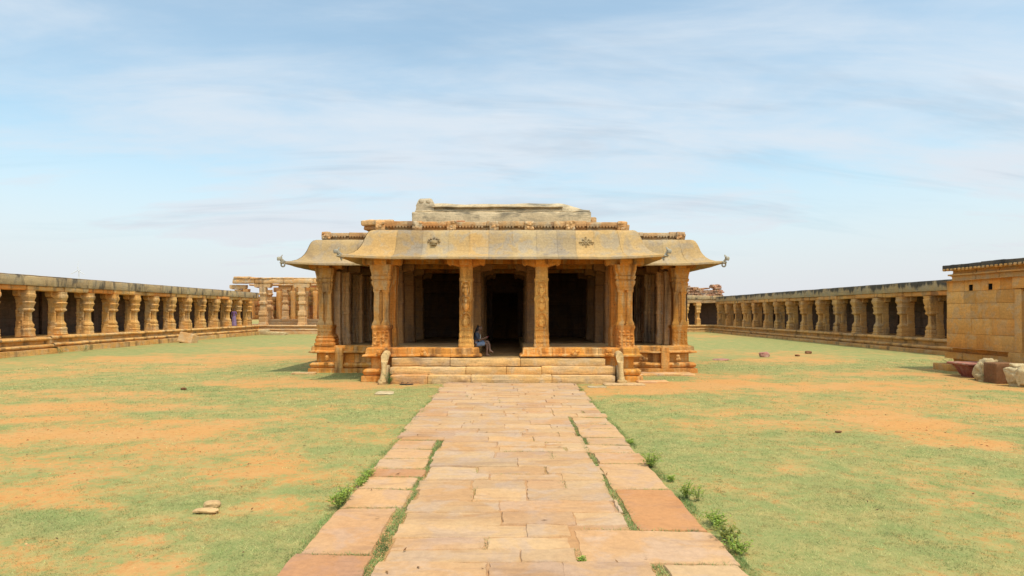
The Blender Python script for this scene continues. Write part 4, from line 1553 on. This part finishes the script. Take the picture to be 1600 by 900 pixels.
weed(1017, 731, .19, .16, 34, 'bushy green weed beside the right path edge, farthest of the row')
weed(1073, 781, .20, .09, 18, 'upright bright green weed beside the red brown paving slab')
weed(1090, 783, .17, .10, 8, 'thin forked weed standing just right of an upright green weed')
weed(1118, 823, .12, .13, 30, 'low weed clump at the near corner of the red brown slab', .25)
weed(1136, 845, .13, .14, 30, 'yellowish weed clump beside the long pale slab', .2, (.21, .25, .04))
weed(1154, 864, .11, .13, 24, 'straggly weed at the near end of the right edge row', .2)
weed(570, 755, .12, .10, 40, 'leafy green weed along the left path edge, far end of its strip', .8)
weed(535, 788, .17, .13, 46, 'dense green weed at the near end of the left edge strip', .5)
weed(985, 693, .07, .09, 14, 'small weed tuft hugging the right path edge far up', .25)
weed(909, 881, .05, .04, 14, 'small clover like tuft growing in a joint in the middle of the path', .12)
weed(1050, 752, .06, .07, 12, 'tiny weed by the edge of the large beige slab', .15)
weed(0, 0, .34, .2, 24, 'green weed in the corner between steps and left balustrade', .1, (.10, .2, .05), 'weeds at the foot of the masonry', pos=(-4.16, 22.2, 0))
weed(1544, 597, .22, .25, 24, 'green weed at the foot of the brown stone block', .2, (.13, .22, .05), 'weeds at the foot of the masonry')
weed(0, 0, .4, .45, 24, 'green weed at the foot of the left cloister, right of the plinth gap', .5, (.12, .22, .05), 'weeds at the foot of the masonry', pos=(-27.0, 40.8, 0))
weed(0, 0, .35, .35, 18, 'small green weed right under the gap in the left cloister plinth', .4, (.12, .2, .05), 'weeds at the foot of the masonry', pos=(-27.2, 38.9, 0))
weed(0, 0, .35, .6, 34, 'green weeds where the right cloister meets the gate block', .9, (.09, .17, .04), 'weeds at the foot of the masonry', pos=(20.9, 30.2, 0))


# ------------------------------------------------------------------ litter
mb = MB()
gp = np.stack([RNG.uniform(-13, 13, 9000), RNG.uniform(5, 19, 9000)], 1)
gp = gp[(soil_field(gp) > .62) & (np.abs(gp[:, 0] - .05) > 2.4)][:1500]
gzz = ground_z(gp)
for (x, y), z in zip(gp, gzz):
    r_ = random.uniform(.006, .02) * (1.6 if random.random() < .05 else 1)
    vs = [(x + r_ * math.cos(a) * random.uniform(.7, 1.2), y + r_ * math.sin(a) * random.uniform(.7, 1.2), z) for a in (0, 1.26, 2.5, 3.77, 5.0)]
    mb.add(vs + [(x, y, z + r_ * random.uniform(.5, .9))], [(0, 1, 5), (1, 2, 5), (2, 3, 5), (3, 4, 5), (4, 0, 5)], random.choice([(.5, .3, .2), (.8, .6, .45), (1.1, .9, .7), (.9, .65, .5)]), 0)
o = mb.build('gravel', M['ruin'], None, weld=False, smooth=False)
kind(o, 'stuff')
tag(o, 'small stones scattered on the bare orange earth', 'gravel')
mb = MB()
gp = np.stack([RNG.uniform(-12, 12, 400), RNG.uniform(5.5, 20, 400)], 1)
gp = gp[(np.abs(gp[:, 0]) < gp[:, 1] * .85)][:230]
for (x, y), z in zip(gp, ground_z(gp)):
    a, ln, wd = random.uniform(0, 6.28), random.uniform(.02, .05), random.uniform(.008, .018)
    dx, dy = math.cos(a), math.sin(a)
    z = (z + .03) if abs(x - .05) > 2.3 else .05
    mb.add([(x - dx * ln, y - dy * ln, z), (x - dy * wd, y + dx * wd, z + .01), (x + dx * ln, y + dy * ln, z + random.uniform(.0, .025)), (x + dy * wd, y - dx * wd, z + .004)], [(0, 1, 2), (0, 2, 3)], random.choice([(.5, .35, .25), (.8, .55, .3), (1.2, 1.0, .7)]), 0)
o = mb.build('leaf_litter', plain('dry_leaf', (.20, .12, .06), .8), None, weld=False, smooth=False)
kind(o, 'stuff')
tag(o, 'dry leaf scraps lying about the lawn', 'leaf litter')


# ------------------------------------------------------------------ people
def skin_mesh(name, J, E, mat, parent, root_j, sub=2):
    names = list(J)
    me_ = bpy.data.meshes.new(name)
    me_.from_pydata([J[k][0] for k in names], [(names.index(a), names.index(b_)) for a, b_ in E], [])
    o = bpy.data.objects.new(name, me_)
    C.objects.link(o)
    sk = o.modifiers.new('Skin', 'SKIN')
    sk.use_smooth_shade = True
    sl = me_.skin_vertices[0].data
    for i, k in enumerate(names):
        r_ = J[k][1]
        sl[i].radius = r_ if isinstance(r_, tuple) else (r_, r_)
        sl[i].use_root = (k == root_j)
    sb_ = o.modifiers.new('Sub', 'SUBSURF')
    sb_.levels = sb_.render_levels = sub
    dg = bpy.context.evaluated_depsgraph_get()
    dg.update()
    m2 = bpy.data.meshes.new_from_object(o.evaluated_get(dg))
    m2.name = name
    bpy.data.objects.remove(o)
    n_ = len(m2.polygons)
    a_ = m2.attributes.new('tint', 'FLOAT_COLOR', 'FACE')
    a_.data.foreach_set('color', np.ones(n_ * 4, dtype=np.float32))
    m2.polygons.foreach_set('use_smooth', [True] * n_)
    m2.materials.clear()
    m2.materials.append(mat)
    o2 = bpy.data.objects.new(name, m2)
    C.objects.link(o2)
    o2.parent = parent
    return o2


def hand(J, E, tag_, wrist, pal, fdir, side):
    """palm + five bent fingers grown from the wrist joint"""
    J[tag_ + 'palm'] = (tuple(pal), (.03, .018))
    E.append((wrist, tag_ + 'palm'))
    f_ = Vector(fdir).normalized()
    s_ = Vector(side).normalized()
    dn = f_.cross(s_)
    for k in range(4):
        b0 = Vector(pal) + s_ * (-.027 + .018 * k) + f_ * .03
        ln = (.07, .08, .075, .058)[k]
        m1, m2 = b0 + f_ * ln * .55, b0 + f_ * ln * .85 + dn * .022
        J['%sf%da' % (tag_, k)] = (tuple(b0), .0085)
        J['%sf%db' % (tag_, k)] = (tuple(m1), .008)
        J['%sf%dc' % (tag_, k)] = (tuple(m2), .0068)
        E += [(tag_ + 'palm', '%sf%da' % (tag_, k)), ('%sf%da' % (tag_, k), '%sf%db' % (tag_, k)), ('%sf%db' % (tag_, k), '%sf%dc' % (tag_, k))]
    t0, t1 = Vector(pal) - s_ * .04 - f_ * .005, Vector(pal) - s_ * .055 + f_ * .035 + dn * .012
    J[tag_ + 't0'] = (tuple(t0), .0105)
    J[tag_ + 't1'] = (tuple(t1), .008)
    E += [(tag_ + 'palm', tag_ + 't0'), (tag_ + 't0', tag_ + 't1')]


SKIN = plain('brown_skin', (.15, .08, .05), .6)
HAIR = plain('black_hair', (.012, .010, .010), .5)
DENIM = plain('blue_denim', (.14, .18, .25), .85, (.10, .13, .19), 14)
NAVY = plain('dark_top', (.022, .024, .035), .85, (.04, .045, .06), 10)
GREY = plain('pale_scarf', (.36, .34, .30), .85)
PURP = plain('purple_cloth', (.15, .07, .15), .85, (.20, .10, .20), 8)
LILAC = plain('lilac_cloth', (.26, .17, .27), .85, (.20, .13, .22), 8)
REDI = plain('dark_red_case', (.16, .02, .025), .5)

# seated figure on the ledge of the passage, facing the passage (+X)
person = thing('person', 'person in dark top and blue shorts sitting on the porch ledge beside the carved pillar', 'person', (-1.22, 23.64, 1.222))
person.scale = (.95, .95, .95)
J = {'pelvis': ((0, 0, .13), (.13, .12)), 'waist': ((.0, 0, .27), (.105, .12)), 'chest': ((.05, 0, .43), (.115, .145)), 'sh': ((.085, 0, .53), (.085, .12)),
     'neck': ((.115, 0, .60), .05), 'headb': ((.15, 0, .66), .07), 'head': ((.17, 0, .74), (.092, .08)), 'crown': ((.165, 0, .81), .06)}
E = [('pelvis', 'waist'), ('waist', 'chest'), ('chest', 'sh'), ('sh', 'neck'), ('neck', 'headb'), ('headb', 'head'), ('head', 'crown')]
J['nose'] = ((.262, 0, .725), .014)
E.append(('head', 'nose'))
for s_, t in ((-1, 'r'), (1, 'l')):
    y0 = .10 * s_
    J[t + 'hip'] = ((.05, y0, .11), .09)
    if s_ < 0:          # near leg straight down
        J[t + 'knee'] = ((.44, y0 * .9, .13), .06)
        J[t + 'calf'] = ((.455, y0 * .9, -.04), .052)
        J[t + 'ank'] = ((.43, y0 * .9, -.30), .034)
        J[t + 'toe'] = ((.58, y0 * .9, -.335), (.032, .024))
        J[t + 'heel'] = ((.40, y0 * .9, -.335), .03)
    else:               # far leg crossed over it
        J[t + 'knee'] = ((.47, -.02, .22), .06)
        J[t + 'calf'] = ((.53, -.07, .08), .05)
        J[t + 'ank'] = ((.56, -.12, -.14), .034)
        J[t + 'toe'] = ((.69, -.13, -.20), (.032, .024))
        J[t + 'heel'] = ((.53, -.12, -.18), .028)
    E += [('pelvis', t + 'hip'), (t + 'hip', t + 'knee'), (t + 'knee', t + 'calf'), (t + 'calf', t + 'ank'), (t + 'ank', t + 'toe'), (t + 'ank', t + 'heel')]
    J[t + 'shoulder'] = ((.07, .18 * s_, .52), .055)
    J[t + 'elbow'] = ((.12, .215 * s_, .27), .04)
    J[t + 'wrist'] = ((.33, .09 * s_, .34), .026)
    E += [('sh', t + 'shoulder'), (t + 'shoulder', t + 'elbow'), (t + 'elbow', t + 'wrist')]
    hand(J, E, t + 'h', t + 'wrist', (.385, .065 * s_, .365), (.8, -.45 * s_, .25), (0, .4, -1 * s_ * -s_))
    J[t + 'ear'] = ((.155, .088 * s_, .735), .016)
    E.append(('head', t + 'ear'))
skin_mesh('body', J, E, SKIN, person, 'pelvis')
T = {k: (J[k][0], tuple(r_ + .018 for r_ in (J[k][1] if isinstance(J[k][1], tuple) else (J[k][1],) * 2))) for k in ('waist', 'chest', 'sh', 'lshoulder', 'rshoulder', 'lelbow', 'relbow')}
T['pelvis'] = (J['pelvis'][0], (.135, .13))
skin_mesh('shirt', T, [('pelvis', 'waist'), ('waist', 'chest'), ('chest', 'sh'), ('sh', 'lshoulder'), ('sh', 'rshoulder'), ('lshoulder', 'lelbow'), ('rshoulder', 'relbow')], NAVY, person, 'pelvis')
T = {'pelvis': ((0, 0, .13), (.15, .14)), 'lhip': (J['lhip'][0], .112), 'rhip': (J['rhip'][0], .112), 'lk': ((.40, .01, .20), .085), 'rk': ((.40, -.09, .135), .085), 'waist': ((0, 0, .22), (.125, .135))}
skin_mesh('shorts', T, [('pelvis', 'waist'), ('pelvis', 'lhip'), ('pelvis', 'rhip'), ('lhip', 'lk'), ('rhip', 'rk')], DENIM, person, 'pelvis')
T = {'a': ((.135, 0, .80), (.085, .085)), 'b': ((.085, 0, .74), (.075, .09)), 'c': ((.055, 0, .62), (.05, .085)), 'd': ((.0, 0, .50), (.035, .08)), 'e': ((-.03, 0, .40), (.025, .06))}
skin_mesh('hair', T, [('a', 'b'), ('b', 'c'), ('c', 'd'), ('d', 'e')], HAIR, person, 'b')
T = {'a': ((.17, -.15, .50), .022), 'b': ((.185, -.13, .38), .024), 'c': ((.16, -.14, .22), .026)}
skin_mesh('scarf', T, [('a', 'b'), ('b', 'c')], GREY, person, 'b')
mb = MB()
mb.box(-.045, .045, -.055, .055, 0, .02, .05, 0, .006)
o = mb.build('handheld_item', REDI, None)
o.location = (-1.22 + .45, 23.62, 1.222 + .36)
o.rotation_euler = (0, R(-50), 0)
tag(o, 'small dark red item held by the person sitting on the porch ledge', 'handheld item')

# standing figure in the left cloister
p2 = thing('person', 'person in purple clothing standing between pillars of the left cloister', 'person', (-28.62, 66.65, 1.04), R(20))
J = {'pelvis': ((0, 0, .98), (.15, .11)), 'waist': ((0, 0, 1.14), (.125, .095)), 'chest': ((0, 0, 1.36), (.15, .105)), 'sh': ((0, .0, 1.50), (.13, .08)), 'neck': ((0, .0, 1.58), .05), 'headb': ((0, -.01, 1.66), .07), 'head': ((0, -.015, 1.74), (.08, .092)), 'crown': ((0, 0, 1.82), .06), 'nose': ((0, -.11, 1.725), .014)}
E = [('pelvis', 'waist'), ('waist', 'chest'), ('chest', 'sh'), ('sh', 'neck'), ('neck', 'headb'), ('headb', 'head'), ('head', 'crown'), ('head', 'nose')]
for s_, t in ((-1, 'r'), (1, 'l')):
    J[t + 'hip'] = ((.09 * s_, 0, .93), .09)
    J[t + 'knee'] = ((.10 * s_, -.02, .5), .06)
    J[t + 'ank'] = ((.10 * s_, .02, .08), .038)
    J[t + 'toe'] = ((.11 * s_, -.13, .035), (.035, .025))
    E += [('pelvis', t + 'hip'), (t + 'hip', t + 'knee'), (t + 'knee', t + 'ank'), (t + 'ank', t + 'toe')]
    J[t + 'shoulder'] = ((.19 * s_, 0, 1.49), .055)
    J[t + 'elbow'] = ((.25 * s_, .03, 1.2), .042)
    J[t + 'wrist'] = ((.22 * s_, -.10, .98), .028)
    E += [('sh', t + 'shoulder'), (t + 'shoulder', t + 'elbow'), (t + 'elbow', t + 'wrist')]
    hand(J, E, t + 'h', t + 'wrist', (.21 * s_, -.13, .92), (-.05 * s_, -.25, -1), (0, 1, -.2))
skin_mesh('body', J, E, SKIN, p2, 'pelvis')
T = {'pelvis': ((0, 0, 1.0), (.17, .13)), 'waist': (J['waist'][0], (.145, .115)), 'chest': (J['chest'][0], (.17, .125)), 'sh': (J['sh'][0], (.145, .095)), 'ls': (J['lshoulder'][0], .07), 'rs': (J['rshoulder'][0], .07), 'le': (J['lelbow'][0], .055), 're': (J['relbow'][0], .055)}
skin_mesh('blouse', T, [('pelvis', 'waist'), ('waist', 'chest'), ('chest', 'sh'), ('sh', 'ls'), ('sh', 'rs'), ('ls', 'le'), ('rs', 're')], PURP, p2, 'pelvis')
mb = MB()
rings = []
for (z, w) in ((1.06, .17), (.9, .21), (.6, .225), (.3, .235), (.07, .25)):
    rings.append([(w * (1 + .05 * math.sin(a * 7)) * math.cos(a), w * .8 * (1 + .05 * math.sin(a * 7)) * math.sin(a), z) for a in [2 * math.pi * q / 28 for q in range(28)]])
mb.loft(rings, .01)
mb.build('skirt', LILAC, p2)
T = {'a': ((0, .01, 1.80), (.085, .085)), 'b': ((0, .05, 1.74), (.085, .07)), 'c': ((0, .08, 1.62), (.06, .045))}
skin_mesh('hair', T, [('a', 'b'), ('b', 'c')], HAIR, p2, 'b')

# ------------------------------------------------------------------ distant wind turbine
D = 520.0
wt = thing('wind_turbine', 'white three bladed wind turbine far away beyond the left cloister', 'wind turbine', ((123.3 - 795) / 1000 * D, D, 0))
hubz = 2.5 + (488 - 422.5) / 1000 * D
mb = MB()
mb.prof(0, 0, [(0, .6), (hubz, .32)], 'rd', amp=0, dz=4)
mb.build('tower', M['white'], wt)
mb = MB()
mb.box(-.45, .45, -1.2, 1.6, hubz - .4, hubz + .5, .5, 0, .15)
hub = mb.build('nacelle', M['white'], wt)
for k in range(3):
    a = R(88 + 120 * k)
    mb = MB()
    rings = []
    for (u, c, t_) in ((.3, .22, .18), (1.2, .42, .14), (3, .36, .09), (6, .22, .05), (7.2, .08, .03)):
        ring = []
        for q in range(8):
            b_ = 2 * math.pi * q / 8
            lx, ly = c * math.cos(b_), t_ * math.sin(b_)
            ring.append((math.cos(a) * u - math.sin(a) * lx, -1.35 + ly, hubz + math.sin(a) * u + math.cos(a) * lx))
        rings.append(ring)
    mb.loft(rings, 0)
    mb.build('blade', M['white'], wt)

# ------------------------------------------------------------------ sky, sun, camera
SUN_DIR = Vector((.28, -.32, 1.0)).normalized()          # towards the sun
elev = math.asin(SUN_DIR.z)
w = bpy.data.worlds.new('World')
scene.world = w
w.use_nodes = True
nt = w.node_tree
bg = nt.nodes['Background']
sky = nt.nodes.new('ShaderNodeTexSky')
sky.sky_type = 'NISHITA'
sky.sun_disc = False
sky.sun_elevation = elev
sky.sun_rotation = math.atan2(SUN_DIR.x, SUN_DIR.y)
sky.air_density = 1.0
sky.dust_density = 1.5
sky.ozone_density = 1.0
tc = nt.nodes.new('ShaderNodeTexCoord').outputs['Generated']
sep = nt.nodes.new('ShaderNodeSeparateXYZ')
nt.links.new(tc, sep.inputs[0])
zc = math_(nt, 'MAXIMUM', sep.outputs[2], 0.0)
den = math_(nt, 'ADD', zc, .16)
cv = nt.nodes.new('ShaderNodeCombineXYZ')
nt.links.new(math_(nt, 'DIVIDE', sep.outputs[0], den), cv.inputs[0])
nt.links.new(math_(nt, 'DIVIDE', sep.outputs[1], den), cv.inputs[1])
mp = nt.nodes.new('ShaderNodeMapping')
mp.inputs['Rotation'].default_value = (0, 0, R(-24))
mp.inputs['Scale'].default_value = (.55, 1.25, 1)
mp.inputs['Location'].default_value = (.7, .35, 0)
nt.links.new(cv.outputs[0], mp.inputs['Vector'])
c1 = noise(nt, mp.outputs[0], .75, 7, .58, .5)
c2 = noise(nt, mp.outputs[0], 2.1, 8, .62, .9)
c3 = noise(nt, scalevec(nt, mp.outputs[0], (1, 1.6, 1)), 1.3, 5, .6, .6)
cl = math_(nt, 'ADD', math_(nt, 'MULTIPLY', c1, .75), math_(nt, 'MULTIPLY', c2, .25))
cl = ramp(nt, cl, .37, .62, .2, .95)
hz = ramp(nt, zc, .0, .33, .97, 0.0)
fac = math_(nt, 'MAXIMUM', cl, hz)
SKYW = (6.1, 6.75, 7.4)
SKYH = (6.25, 6.38, 6.75)
cloud = mix(nt, hz, SKYW, SKYH)
cloud = mix(nt, math_(nt, 'MULTIPLY', ramp(nt, c3, .48, .70, 0, .75), ramp(nt, zc, .04, .2)), cloud, (4.3, 5.0, 5.8))
zb = math_(nt, 'MAXIMUM', ramp(nt, zc, .5, .95, 1.0, 1.25), ramp(nt, sep.outputs[1], .1, -.5, 1.0, 1.7))             # unseen sky brightened overhead and behind the viewer, added as fill light
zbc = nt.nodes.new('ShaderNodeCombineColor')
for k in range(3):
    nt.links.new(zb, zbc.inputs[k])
skyc = mix(nt, 1.0, sky.outputs[0], (1.75, 1.97, 1.72), 'MULTIPLY')
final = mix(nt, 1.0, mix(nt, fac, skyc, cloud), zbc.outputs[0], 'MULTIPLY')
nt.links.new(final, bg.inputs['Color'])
bg.inputs['Strength'].default_value = .1

sl = bpy.data.lights.new('sun', 'SUN')
sl.energy = 2.7
sl.angle = R(1.0)
sl.color = (1.0, .95, .86)
so = bpy.data.objects.new('sun', sl)
so.rotation_euler = SUN_DIR.to_track_quat('Z', 'Y').to_euler()
C.objects.link(so)

cd = bpy.data.cameras.new('camera')
cd.sensor_width = 36
cd.lens = 22.5
cd.shift_x = 5 / 1600
cd.shift_y = 38 / 1600
cd.clip_end = 20000
cam = bpy.data.objects.new('camera', cd)
cam.location = (0, 0, H)
cam.rotation_euler = (R(90), 0, 0)
C.objects.link(cam)
scene.camera = cam
vs_ = scene.view_settings
vs_.view_transform = 'Standard'
vs_.look = 'None'
vs_.gamma = 1
vs_.exposure = .30
vs_.use_curve_mapping = False
